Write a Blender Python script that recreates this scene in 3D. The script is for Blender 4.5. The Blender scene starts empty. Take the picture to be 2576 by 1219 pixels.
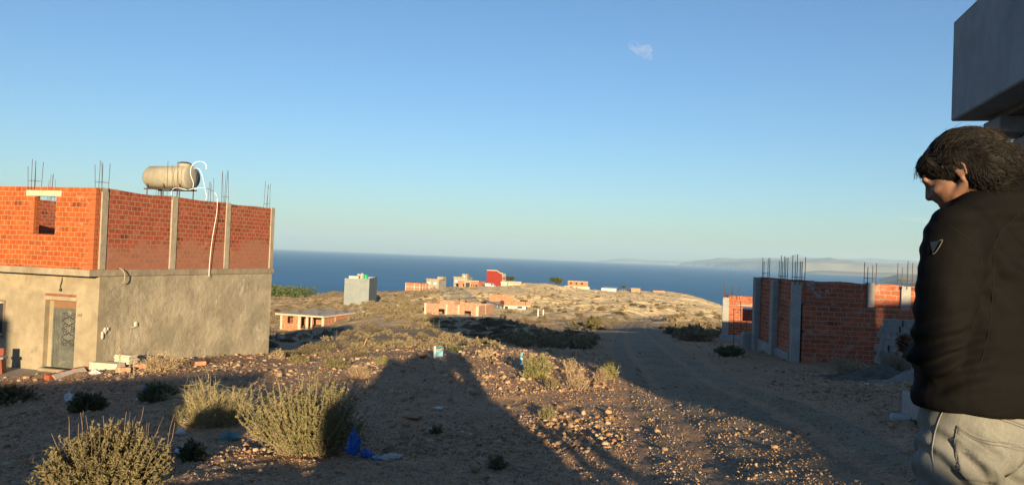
import bpy, bmesh, math, random
import numpy as np
from mathutils import Vector, Matrix, Euler

# ---------------------------------------------------------------- camera, world, sun
H0 = 1.4                                  # camera height over the ground it stands on
FOC = 1934.0; CX = 1288.0; CY = 609.5     # focal length and centre in survey units (frame 2576 x 1219)
PITCH = math.atan(34.5 / FOC); ROLL = math.atan(0.039)
SUN_AZ = math.radians(-8.2)               # light travels towards +y, turned this much to the left
SUN_EL = math.radians(8.6)
cp, sp, cr, sr = math.cos(PITCH), math.sin(PITCH), math.cos(ROLL), math.sin(ROLL)
FW = np.array([0, cp, sp]); R0 = np.array([1.0, 0, 0]); U0 = np.array([0, -sp, cp])
CAMX = cr * R0 + sr * U0; CAMY = -sr * R0 + cr * U0
CAMP = np.array([0, 0, H0])
def ray(px, py):
    d = FW + CAMX * ((px - CX) / FOC) + CAMY * (-(py - CY) / FOC)
    return d / d[1]
def at(px, py, d):                        # a surveyed point: sight line and distance
    return CAMP + ray(px, py) * d
def proj(p):
    v = np.asarray(p, float) - CAMP
    z = v @ FW
    return CX + FOC * (v @ CAMX) / z, CY - FOC * (v @ CAMY) / z
scene = bpy.context.scene
COL = scene.collection
cam_d = bpy.data.cameras.new('camera'); cam = bpy.data.objects.new('camera', cam_d); COL.objects.link(cam)
cam_d.sensor_width = 36.0; cam_d.lens = 36.0 * FOC / 2576.0; cam_d.clip_start = 0.05; cam_d.clip_end = 120000
cam.matrix_world = Matrix(((CAMX[0], CAMY[0], -FW[0], 0), (CAMX[1], CAMY[1], -FW[1], 0), (CAMX[2], CAMY[2], -FW[2], H0), (0, 0, 0, 1)))
scene.camera = cam
scene.view_settings.view_transform = 'Standard'; scene.view_settings.look = 'None'
scene.view_settings.exposure = 1.36; scene.view_settings.gamma = 1.0
scene.cycles.max_bounces = 5; scene.cycles.diffuse_bounces = 3; scene.cycles.glossy_bounces = 2
scene.cycles.volume_bounces = 1; scene.cycles.transparent_max_bounces = 8
world = bpy.data.worlds.new('World'); scene.world = world; world.use_nodes = True
wn = world.node_tree; bg = wn.nodes['Background']
sky = wn.nodes.new('ShaderNodeTexSky'); sky.sky_type = 'NISHITA'; sky.sun_disc = False
LDIR = Vector((math.sin(SUN_AZ) * math.cos(SUN_EL), math.cos(SUN_AZ) * math.cos(SUN_EL), -math.sin(SUN_EL)))
sky.sun_elevation = SUN_EL; sky.sun_rotation = math.atan2(-LDIR.x, -LDIR.y)
sky.altitude = 0; sky.air_density = 1.0; sky.dust_density = 0.5; sky.ozone_density = 2.2
bg.inputs['Strength'].default_value = 0.066
tint = wn.nodes.new('ShaderNodeMix'); tint.data_type = 'RGBA'; tint.blend_type = 'MULTIPLY'; tint.inputs[0].default_value = 1.0
tint.inputs[7].default_value = (.67, .845, 1.06, 1)      # clear winter air: deeper blue than the plain sky model
wn.links.new(sky.outputs[0], tint.inputs[6]); wn.links.new(tint.outputs[2], bg.inputs['Color'])
sun_d = bpy.data.lights.new('sun', 'SUN'); sun = bpy.data.objects.new('sun', sun_d); COL.objects.link(sun)
sun_d.energy = 5.0; sun_d.angle = math.radians(0.5); sun_d.color = (1.0, 0.76, 0.44)
sun.rotation_euler = LDIR.to_track_quat('-Z', 'Y').to_euler(); sun.location = (20, -60, 30)
# ---------------------------------------------------------------- lie of the land
CTRL = [ # sight x, sight y, distance
 (0,1219,7.8),(644,1219,8.0),(1288,1219,8.1),(1900,1219,7.8),(2450,1219,7.2),
 (0,1100,10.8),(640,1100,11.0),(1288,1100,11.3),(1900,1100,10.6),(2300,1100,10.0),
 (0,1010,16.2),(400,1010,15.2),(900,1010,14.5),(1288,1000,15.5),(2250,1010,13),
 (-60,955,23),(140,950,22.6),(238,924,24),(450,905,27),(666,892,31),(760,905,29),(1060,893,26),(1340,945,18),(1480,905,22),
 (1280,872,31),(900,905,24),
 (1700,960,20.5),(1620,900,29),(1600,858,43),(1598,824,78),(1850,1000,15.5),
 (2100,950,21.5),(2010,914,27),(1915,888,30),(1830,862,45),(2320,938,23),(2600,960,20),
 (700,885,37),(860,872,42),(1000,850,50),(800,838,95),(1200,838,62),(1400,850,52),(1480,830,85),(705,800,172),
 (790,832,132),(905,800,140),(1150,806,136),(1240,795,150),(900,780,205),(948,772,212),
 (1290,788,185),(1420,800,150),(1540,815,100),(1720,822,110),(1820,838,85),
 (680,748,300),(760,752,290),(860,742,300),(1050,734,330),(1140,728,335),(1240,721,340),(1320,716,370),(1400,723,400),
 (1480,734,410),(1550,736,430),(1680,739,440),(1750,752,430),(1820,776,410),(1920,800,380),
 (1000,775,240),(1150,748,275),(1300,745,270),(1500,790,180),(1600,790,175),(1700,790,220),(1500,760,270),(1700,770,300),(1820,810,200),
]
def _ctrl():
    P = [at(*c) for c in CTRL]
    for a in (-75, -50, -30, -12, 0, 12, 30, 50, 75):
        for r, h in ((0.6, -.02), (3.0, -0.18)):
            P.append(np.array([r * math.sin(math.radians(a)), r * math.cos(math.radians(a)), h]))
    for a, r, h in ((-60,10,-1.2),(-60,30,-2.8),(-60,120,-10),(-60,330,-20),(60,10,-.2),(60,30,-1.5),(60,120,-8),(60,330,-25),
                    (-80,12,-.9),(-80,100,-6),(80,12,0),(80,100,-4),(-45,25,-3.2),(-45,100,-9.5),(-45,320,-20),(45,25,-1.6),(45,100,-8),(45,330,-24)):
        P.append(np.array([r * math.sin(math.radians(a)), r * math.cos(math.radians(a)), h]))
    return np.array(P)
_P = _ctrl()
def _lp(x, y):
    return np.stack([np.arctan2(x, y) * 2.2, np.log(np.hypot(x, y) + 2.0)], -1)
_C = _lp(_P[:, 0], _P[:, 1])
def _phi(d2): return 0.5 * d2 * np.log(d2 + 1e-12)
_n = len(_C)
_K = _phi(((_C[:, None] - _C[None]) ** 2).sum(-1)) + np.eye(_n) * 0.002
_Q = np.hstack([np.ones((_n, 1)), _C])
_A = np.block([[_K, _Q], [_Q.T, np.zeros((3, 3))]])
_W = np.linalg.solve(_A, np.concatenate([_P[:, 2], np.zeros(3)]))
def smooth(a, b, x):
    t = np.clip((x - a) / (b - a), 0, 1); return t * t * (3 - 2 * t)
RIDGE = [(-3000, 300), (650, 305), (860, 305), (1050, 335), (1240, 345), (1400, 408), (1550, 440), (1700, 450), (1820, 420), (1920, 390), (6000, 380)]
def ridge_r(x, y):
    px = CX + FOC * x / np.maximum(y, 1e-3)
    return np.interp(px, [a for a, b in RIDGE], [b for a, b in RIDGE])
def hbase(x, y):
    x = np.asarray(x, float); y = np.asarray(y, float); sh = x.shape
    x = x.ravel(); y = y.ravel(); out = np.empty(len(x))
    for i in range(0, len(x), 40000):
        c = _lp(x[i:i + 40000], y[i:i + 40000])
        d2 = ((c[:, None] - _C[None]) ** 2).sum(-1)
        out[i:i + 40000] = _phi(d2) @ _W[:_n] + _W[_n] + c @ _W[_n + 1:]
    th = np.abs(np.arctan2(x, y)); r = np.hypot(x, y)
    back = smooth(1.30, 1.75, th)
    out = out * (1 - back) + (-0.0 - 0.012 * np.maximum(r - 60, 0)) * back
    near = smooth(1.0, 3.0, r); out = out * near
    rr = ridge_r(x, y)
    ov = np.maximum(np.where(y > 0, y, 0) - rr, 0)
    out = out - np.where(th < 1.5, ov * ov / (ov + 40) * 0.55, 0)
    return np.maximum(out, -97).reshape(sh)
def _hash(ix, iy, s):
    n = (ix * 374761393 + iy * 668265263 + s * 974634777) & 0x7fffffff
    n = ((n ^ (n >> 13)) * 1274126177) & 0x7fffffff
    return ((n ^ (n >> 16)) & 0xffff) / 65535.0
def vnoise(x, y, s=0):
    ix = np.floor(x).astype(np.int64); iy = np.floor(y).astype(np.int64)
    fx = x - ix; fy = y - iy; fx = fx * fx * (3 - 2 * fx); fy = fy * fy * (3 - 2 * fy)
    a = _hash(ix, iy, s); b = _hash(ix + 1, iy, s); c = _hash(ix, iy + 1, s); d = _hash(ix + 1, iy + 1, s)
    return (a + (b - a) * fx) + ((c + (d - c) * fx) - (a + (b - a) * fx)) * fy
def fbm(x, y, s=0, o=4):
    t = 0; a = 0.5
    for k in range(o):
        t = t + a * (vnoise(x * 2 ** k + 17.3 * k, y * 2 ** k - 9.1 * k, s + k) - 0.5); a *= 0.5
    return t
def polydist(x, y, pts):
    best = np.full(np.shape(x), 1e9)
    for (ax, ay), (bx, by) in zip(pts[:-1], pts[1:]):
        dx, dy = bx - ax, by - ay; L = dx * dx + dy * dy
        t = np.clip(((x - ax) * dx + (y - ay) * dy) / L, 0, 1)
        best = np.minimum(best, np.hypot(x - ax - t * dx, y - ay - t * dy))
    return best
def march(px, py, dmin=3.0, dmax=600.0, h=None):
    """where the sight line meets the ground"""
    h = h or hbase
    r = ray(px, py); ds = np.geomspace(dmin, dmax, 1500)
    P = CAMP[None] + ds[:, None] * r[None]
    g = P[:, 2] - h(P[:, 0], P[:, 1])
    k = np.argmax(g < 0)
    if g[k] >= 0: return None
    if k == 0: return P[0]
    t = g[k - 1] / (g[k - 1] - g[k]); return P[k - 1] + (P[k] - P[k - 1]) * t
ROAD = [march(*p)[:2] for p in ((1599,829),(1603,845),(1618,868),(1648,905),(1705,955),(1800,1020),(1930,1120),(2010,1200))]
ROAD = [(ROAD[0][0] * 1.0 - .0, ROAD[0][1])] + ROAD[1:] 
_e = np.array(ROAD[-1]) - np.array(ROAD[-2]); ROAD.append(tuple(np.array(ROAD[-1]) + _e * 3)); ROAD.append(tuple(np.array(ROAD[-1]) + np.array([1.0, -40.])))
_k = march(1655,800); ROAD = [tuple(march(1850,806)[:2]), tuple(march(1760,797)[:2]), tuple(_k[:2]), tuple(march(1610,812)[:2])] + ROAD
def chaikin(p, n=2):
    p = [np.array(q, float) for q in p]
    for _ in range(n):
        q = [p[0]]
        for a, b in zip(p[:-1], p[1:]): q += [a * .75 + b * .25, a * .25 + b * .75]
        p = q + [p[-1]]
    return p
ROAD = chaikin(ROAD, 2)
def hgt(x, y):
    """ground with its roughness"""
    x = np.asarray(x, float); y = np.asarray(y, float)
    b = hbase(x, y); r = np.hypot(x, y)
    rd = polydist(x, y, ROAD)
    rough = smooth(1.4, 2.6, rd)
    n = fbm(x * 1.1, y * 1.1, 3, 4) * 0.15 + fbm(x * 5, y * 5, 9, 3) * 0.085
    n = n * (1 - smooth(40, 120, r)) * (0.45 + 0.55 * rough) * smooth(1, 4, r)
    far = smooth(60, 160, r) * (1 - smooth(700, 900, r))
    m = fbm(x / 14, y / 9, 21, 5) * 3.0
    w_ = y / 7.5 + 5.0 * fbm(x / 34, y / 34, 31, 4); q = w_ - np.floor(w_); st = (smooth(0, .32, q) - q) * (.4 + 1.6 * vnoise(x / 25, y / 25, 33))
    w2 = y / 3.1 + 4.0 * fbm(x / 11, y / 11, 35, 3); q2 = w2 - np.floor(w2); st = st + .35 * (smooth(0, .4, q2) - q2)
    n2 = far * (m * .7 + 1.25 * st) * (0.3 + .7 * smooth(2, 6, rd))
    return b + n + n2 - 0.012 * (1 - smooth(1.3, 1.9, rd))
# ---------------------------------------------------------------- object helpers
rnd = random.Random(7)
def tag(o, label=None, cat=None, group=None, kind=None):
    if label: o['label'] = label
    if cat: o['category'] = cat
    if group: o['group'] = group
    if kind: o['kind'] = kind
    return o
def empty(name, loc, rz=0.0):
    o = bpy.data.objects.new(name, None); COL.objects.link(o)
    o.location = loc; o.rotation_euler = (0, 0, rz); o.empty_display_size = 0.2
    return o
def copy_tree(o, parent=None):
    c = o.copy(); COL.objects.link(c); c.parent = parent
    for ch in list(o.children): copy_tree(ch, c)
    return c
def mesh_np(name, V, F, smooth_=False):
    """V (n,3), F (m,k) arrays"""
    me = bpy.data.meshes.new(name); V = np.asarray(V, np.float32); F = np.asarray(F, np.int32)
    k = F.shape[1]
    me.vertices.add(len(V)); me.vertices.foreach_set('co', V.ravel())
    me.loops.add(F.size); me.loops.foreach_set('vertex_index', F.ravel())
    me.polygons.add(len(F)); me.polygons.foreach_set('loop_start', np.arange(0, F.size, k, dtype=np.int32))
    me.polygons.foreach_set('loop_total', np.full(len(F), k, np.int32))
    if smooth_: me.polygons.foreach_set('use_smooth', np.ones(len(F), bool))
    me.update(calc_edges=True); me.validate()
    return me
def link(name, me, mat, parent=None, loc=None, rz=None):
    o = bpy.data.objects.new(name, me); COL.objects.link(o)
    if mat is not None and not me.materials: me.materials.append(mat)
    if parent is not None: o.parent = parent
    if loc is not None: o.location = loc
    if rz is not None: o.rotation_euler = (0, 0, rz)
    return o
class MB:
    def __init__(s): s.v = []; s.f = []; s.sm = []
    def add(s, vs, fs, sm=False):
        b = len(s.v); s.v += [tuple(map(float, q)) for q in vs]; s.f += [tuple(b + i for i in f) for f in fs]; s.sm += [sm] * len(fs); return s
    def box(s, x0, x1, y0, y1, z0, z1):
        return s.add([(x0, y0, z0), (x1, y0, z0), (x1, y1, z0), (x0, y1, z0), (x0, y0, z1), (x1, y0, z1), (x1, y1, z1), (x0, y1, z1)],
                     [(0, 3, 2, 1), (4, 5, 6, 7), (0, 1, 5, 4), (1, 2, 6, 5), (2, 3, 7, 6), (3, 0, 4, 7)])
    def bbox(s, x0, x1, y0, y1, z0, z1, b=0.02, jit=0.0):
        """box with chamfered edges"""
        bm = bmesh.new(); bmesh.ops.create_cube(bm, size=1.0)
        for v in bm.verts:
            v.co = Vector(((x0 + x1) / 2 + v.co.x * (x1 - x0), (y0 + y1) / 2 + v.co.y * (y1 - y0), (z0 + z1) / 2 + v.co.z * (z1 - z0)))
        bmesh.ops.bevel(bm, geom=list(bm.edges), offset=b, segments=1, affect='EDGES')
        if jit:
            for v in bm.verts: v.co += Vector((rnd.uniform(-jit, jit), rnd.uniform(-jit, jit), rnd.uniform(-jit, jit)))
        bm.verts.index_update(); s.add([v.co[:] for v in bm.verts], [[v.index for v in f.verts] for f in bm.faces]); bm.free(); return s
    def prism(s, poly, y0, y1, axis='y'):
        """poly of (u, z) pulled along y (axis 'y') or x"""
        n = len(poly)
        A = [(u, y0, z) if axis == 'y' else (y0, u, z) for u, z in poly] + [(u, y1, z) if axis == 'y' else (y1, u, z) for u, z in poly]
        return s.add(A, [tuple(range(n)), tuple(range(2 * n - 1, n - 1, -1))] + [(i, n + i, n + (i + 1) % n, (i + 1) % n) for i in range(n)])
    def tube(s, pts, r, n=6, cap=True):
        pts = [Vector(p) for p in pts]; m = len(pts)
        rs = r if isinstance(r, (list, tuple)) else [r] * m
        V = []; up = None
        for i, p in enumerate(pts):
            t = (pts[min(i + 1, m - 1)] - pts[max(i - 1, 0)])
            t = t.normalized() if t.length > 1e-9 else Vector((0, 0, 1))
            if up is None: up = Vector((1, 0, 0)) if abs(t.x) < .8 else Vector((0, 1, 0))
            a = t.cross(up).normalized(); b = t.cross(a).normalized(); up = -b if False else up
            for k in range(n):
                w = 2 * math.pi * k / n; V.append(p + (a * math.cos(w) + b * math.sin(w)) * rs[i])
        F = [(i * n + k, i * n + (k + 1) % n, (i + 1) * n + (k + 1) % n, (i + 1) * n + k) for i in range(m - 1) for k in range(n)]
        if cap: F += [tuple(range(n - 1, -1, -1)), tuple((m - 1) * n + k for k in range(n))]
        return s.add(V, F, n > 5)
    def lathe(s, prof, org, axis, n=24):
        """prof of (radius, along)"""
        org = Vector(org); ax = Vector(axis).normalized(); a = ax.orthogonal().normalized(); b = ax.cross(a)
        V = []
        for r, t in prof:
            for k in range(n):
                w = 2 * math.pi * k / n; V.append(org + ax * t + (a * math.cos(w) + b * math.sin(w)) * r)
        m = len(prof)
        F = [(i * n + k, i * n + (k + 1) % n, (i + 1) * n + (k + 1) % n, (i + 1) * n + k) for i in range(m - 1) for k in range(n)]
        return s.add(V, F + [tuple(range(n - 1, -1, -1)), tuple((m - 1) * n + k for k in range(n))], True)
    def wall(s, axis, off, t, us, zs, solid, ztop=None):
        """upright wall of cells; axis 'x' or 'y' it runs along, off..off+t across; solid(i,j)->bool; ztop(u) ragged top of the last row"""
        us = sorted(us); zs = sorted(zs); nu, nz = len(us) - 1, len(zs) - 1
        S = [[0 <= i < nu and 0 <= j < nz and solid(i, j) for j in range(nz)] for i in range(nu)]
        g = lambda i, j: 0 <= i < nu and 0 <= j < nz and S[i][j]
        P = {}; b = len(s.v)
        def vid(i, j, side):
            k = (i, j, side)
            if k not in P:
                u = us[i]; z = zs[j]; w = off + (t if side else 0)
                if j == nz and ztop: z = ztop(u)
                P[k] = len(s.v); s.v.append((u, w, z) if axis == 'x' else (w, u, z))
            return P[k]
        def q(a, bb, c, d): s.f.append((a, bb, c, d)); s.sm.append(False)
        for i in range(nu):
            for j in range(nz):
                if not S[i][j]: continue
                q(vid(i, j, 0), vid(i + 1, j, 0), vid(i + 1, j + 1, 0), vid(i, j + 1, 0))
                q(vid(i, j, 1), vid(i, j + 1, 1), vid(i + 1, j + 1, 1), vid(i + 1, j, 1))
                if not g(i - 1, j): q(vid(i, j, 0), vid(i, j + 1, 0), vid(i, j + 1, 1), vid(i, j, 1))
                if not g(i + 1, j): q(vid(i + 1, j, 0), vid(i + 1, j, 1), vid(i + 1, j + 1, 1), vid(i + 1, j + 1, 0))
                if not g(i, j - 1): q(vid(i, j, 0), vid(i, j, 1), vid(i + 1, j, 1), vid(i + 1, j, 0))
                if not g(i, j + 1): q(vid(i, j + 1, 0), vid(i + 1, j + 1, 0), vid(i + 1, j + 1, 1), vid(i, j + 1, 1))
        return s
    def build(s, name, mat, parent=None, loc=None, rz=None):
        me = bpy.data.meshes.new(name); me.from_pydata(s.v, [], s.f); me.polygons.foreach_set('use_smooth', s.sm); me.update()
        bm = bmesh.new(); bm.from_mesh(me); bmesh.ops.recalc_face_normals(bm, faces=bm.faces); bm.to_mesh(me); bm.free()
        return link(name, me, mat, parent, loc, rz)
# ---------------------------------------------------------------- materials
class NT:
    def __init__(s, name):
        s.m = bpy.data.materials.new(name); s.m.use_nodes = True; s.t = s.m.node_tree; s.t.nodes.clear()
        s.out = s.n('ShaderNodeOutputMaterial')
        s.b = s.n('ShaderNodeBsdfPrincipled'); s.t.links.new(s.b.outputs[0], s.out.inputs[0])
        s.b.inputs['Roughness'].default_value = 0.9; s.b.inputs['Specular IOR Level'].default_value = 0.2
        s.co = s.n('ShaderNodeTexCoord').outputs['Object']
    def n(s, ty, **props):
        nd = s.t.nodes.new(ty)
        for k, v in props.items(): setattr(nd, k, v)
        return nd
    def set(s, nd, **inp):
        for k, v in inp.items():
            k = k.replace('_', ' ')
            if hasattr(v, 'is_linked') or hasattr(v, 'links'): s.t.links.new(v, nd.inputs[k])
            else: nd.inputs[k].default_value = v
        return nd
    def noise(s, scale, detail=4, rough=.55, vec=None, dist=0.0):
        nd = s.n('ShaderNodeTexNoise'); s.t.links.new(vec or s.co, nd.inputs['Vector'])
        nd.inputs['Scale'].default_value = scale; nd.inputs['Detail'].default_value = detail; nd.inputs['Roughness'].default_value = rough
        nd.inputs['Distortion'].default_value = dist
        return nd.outputs['Fac']
    def vor(s, scale, vec=None, out='Distance', feature='F1', rand=1.0):
        nd = s.n('ShaderNodeTexVoronoi', feature=feature); s.t.links.new(vec or s.co, nd.inputs['Vector'])
        nd.inputs['Scale'].default_value = scale; nd.inputs['Randomness'].default_value = rand
        return nd.outputs[out]
    def ramp(s, fac, stops, interp='LINEAR'):
        nd = s.n('ShaderNodeValToRGB'); s.t.links.new(fac, nd.inputs[0]); r = nd.color_ramp; r.interpolation = interp
        while len(r.elements) < len(stops): r.elements.new(0.5)
        for e, (p, c) in zip(r.elements, stops):
            e.position = p; e.color = (c, c, c, 1) if not hasattr(c, '__len__') else (*c, 1)
        return nd.outputs[0]
    def mix(s, fac, a, b, mode='MIX'):
        nd = s.n('ShaderNodeMix', data_type='RGBA', blend_type=mode)
        for i, v in ((0, fac), (6, a), (7, b)):
            if hasattr(v, 'is_linked'): s.t.links.new(v, nd.inputs[i])
            elif i == 0: nd.inputs[0].default_value = v
            else: nd.inputs[i].default_value = (*v, 1) if len(v) == 3 else v
        return nd.outputs[2]
    def math(s, op, a, b=0.0, clamp=False):
        nd = s.n('ShaderNodeMath', operation=op, use_clamp=clamp)
        for i, v in ((0, a), (1, b)):
            if hasattr(v, 'is_linked'): s.t.links.new(v, nd.inputs[i])
            else: nd.inputs[i].default_value = v
        return nd.outputs[0]
    def mapv(s, scale=(1, 1, 1), rot=(0, 0, 0), loc=(0, 0, 0), vec=None):
        nd = s.n('ShaderNodeMapping'); s.t.links.new(vec or s.co, nd.inputs[0])
        nd.inputs['Scale'].default_value = scale; nd.inputs['Rotation'].default_value = rot; nd.inputs['Location'].default_value = loc
        return nd.outputs[0]
    def sep(s, vec): nd = s.n('ShaderNodeSeparateXYZ'); s.t.links.new(vec, nd.inputs[0]); return nd.outputs
    def comb(s, x, y, z):
        nd = s.n('ShaderNodeCombineXYZ')
        for i, v in enumerate((x, y, z)):
            if hasattr(v, 'is_linked'): s.t.links.new(v, nd.inputs[i])
            else: nd.inputs[i].default_value = v
        return nd.outputs[0]
    def bump(s, h, strength=.5, dist=.02, normal=None):
        nd = s.n('ShaderNodeBump'); s.t.links.new(h, nd.inputs['Height'])
        nd.inputs['Strength'].default_value = strength; nd.inputs['Distance'].default_value = dist
        if normal is not None: s.t.links.new(normal, nd.inputs['Normal'])
        s.t.links.new(nd.outputs[0], s.b.inputs['Normal']); return nd.outputs[0]
    def color(s, c):
        if hasattr(c, 'is_linked'): s.t.links.new(c, s.b.inputs['Base Color'])
        else: s.b.inputs['Base Color'].default_value = (*c, 1)
        return s
    def rough(s, v): s.b.inputs['Roughness'].default_value = v; return s
def M_flat(name, c, rough=.85, var=.15, scale=3.0, metal=0.0, bump=0.0, bs=40, spec=.2):
    t = NT(name); f = t.noise(scale, 5, .6)
    lo = tuple(x * (1 - var) for x in c); hi = tuple(min(1, x * (1 + var)) for x in c)
    t.color(t.mix(t.ramp(f, [(.3, 0.), (.7, 1.)]), lo, hi)).rough(rough)
    t.b.inputs['Metallic'].default_value = metal; t.b.inputs['Specular IOR Level'].default_value = spec
    if bump: t.bump(t.noise(bs, 3), bump, .01)
    return t.m
def M_brick(name, ca, cb, mortar, bw=.26, bh=.155, ms=.012, smear=.45, pale=None, seed=0., bumpd=.012, zpale=None):
    """hollow clay bricks laid in running bond along walls that follow the object's own x or y"""
    t = NT(name); x, y, z = t.sep(t.co)[:3]
    wob = t.noise(1.7, 2); wz = t.math('ADD', z, t.math('MULTIPLY', t.math('SUBTRACT', wob, .5), .05))
    u = t.math('ADD', t.math('ADD', x, y), t.math('MULTIPLY', t.math('SUBTRACT', t.noise(4.0, 2), .5), .05))
    br = t.n('ShaderNodeTexBrick', offset=.5, squash=1.0)
    t.set(br, Vector=t.comb(t.math('ADD', u, seed), wz, 0.0), Scale=1.0, Mortar_Size=ms, Mortar_Smooth=.15, Bias=0.0, Brick_Width=bw, Row_Height=bh)
    br.inputs['Color1'].default_value = (*ca, 1); br.inputs['Color2'].default_value = (*cb, 1); br.inputs['Mortar'].default_value = (*mortar, 1)
    row = t.math('FLOOR', t.math('DIVIDE', wz, bh)); cell = t.math('FLOOR', t.math('ADD', t.math('DIVIDE', t.math('ADD', u, seed), bw), t.math('MULTIPLY', t.math('MODULO', row, 2.0), .5)))
    wn2 = t.n('ShaderNodeTexWhiteNoise', noise_dimensions='2D'); t.t.links.new(t.comb(cell, row, 0.0), wn2.inputs['Vector']); rv = wn2.outputs['Value']
    c = br.outputs['Color']; cc = t.mix(1.0, c, t.ramp(rv, [(0., .42), (.04, .78), (.5, .92), (.94, 1.06), (1., 1.3)]), 'MULTIPLY')
    c = t.mix(br.outputs['Fac'], cc, mortar); n1 = t.noise(6, 5, .65)
    c = t.mix(t.ramp(n1, [(.35, .75), (.65, 1.15)]), (0, 0, 0), c, 'MULTIPLY') if False else t.mix(.55, c, t.mix(1.0, c, t.ramp(n1, [(.3, .55), (.7, 1.0)]), 'MULTIPLY'))
    # mortar smears and chips
    sm = t.ramp(t.noise(2.6, 6, .7, dist=.6), [(.62 - smear * .2, 0.), (.70 - smear * .2, 1.)])
    c = t.mix(t.math('MULTIPLY', sm, .55), c, mortar)
    if pale is not None:
        pm = t.noise(.55, 4, .6)
        zz = t.math('ADD', t.math('MULTIPLY', t.math('SUBTRACT', zpale, z), .9), t.math('MULTIPLY', t.math('SUBTRACT', pm, .5), 2.2))
        f = t.ramp(zz, [(.0, 0.), (.25, 1.)])
        c = t.mix(t.math('MULTIPLY', f, .62), c, pale)
    t.color(c)
    h = t.math('ADD', t.math('SUBTRACT', 1.0, br.outputs['Fac']), t.math('ADD', t.math('MULTIPLY', t.noise(30, 3), .3), t.math('MULTIPLY', rv, .6)))
    t.bump(h, .8, bumpd)
    return t.m
def M_plaster(name, ca, cb, cc=None, scale=1.2, bumps=.5, streak=0.0, bd=.02, bscale=14):
    t = NT(name); n1 = t.noise(scale, 7, .62, dist=.4); n2 = t.noise(scale * 4.1, 5, .6)
    c = t.mix(t.ramp(n1, [(.36, 0.), (.62, 1.)]), ca, cb)
    if cc: c = t.mix(t.math('MULTIPLY', t.ramp(t.noise(scale * .9, 6, .7, vec=t.mapv(loc=(5, 3, 1)), dist=.8), [(.58, 0.), (.66, 1.)]), .6), c, cc)
    c = t.mix(.45, c, t.mix(1.0, c, t.ramp(n2, [(.3, .62), (.7, 1.)]), 'MULTIPLY'))
    if streak:
        st = t.noise(5, 4, .6, vec=t.mapv(scale=(3, 3, .18)))
        c = t.mix(t.math('MULTIPLY', t.ramp(st, [(.52, 0.), (.75, 1.)]), streak), c, tuple(q * .5 for q in ca))
    t.color(c); t.bump(t.math('ADD', t.noise(bscale, 6, .7), t.math('MULTIPLY', t.noise(bscale * .3, 3), 1.5)), bumps, bd)
    return t.m
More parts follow.
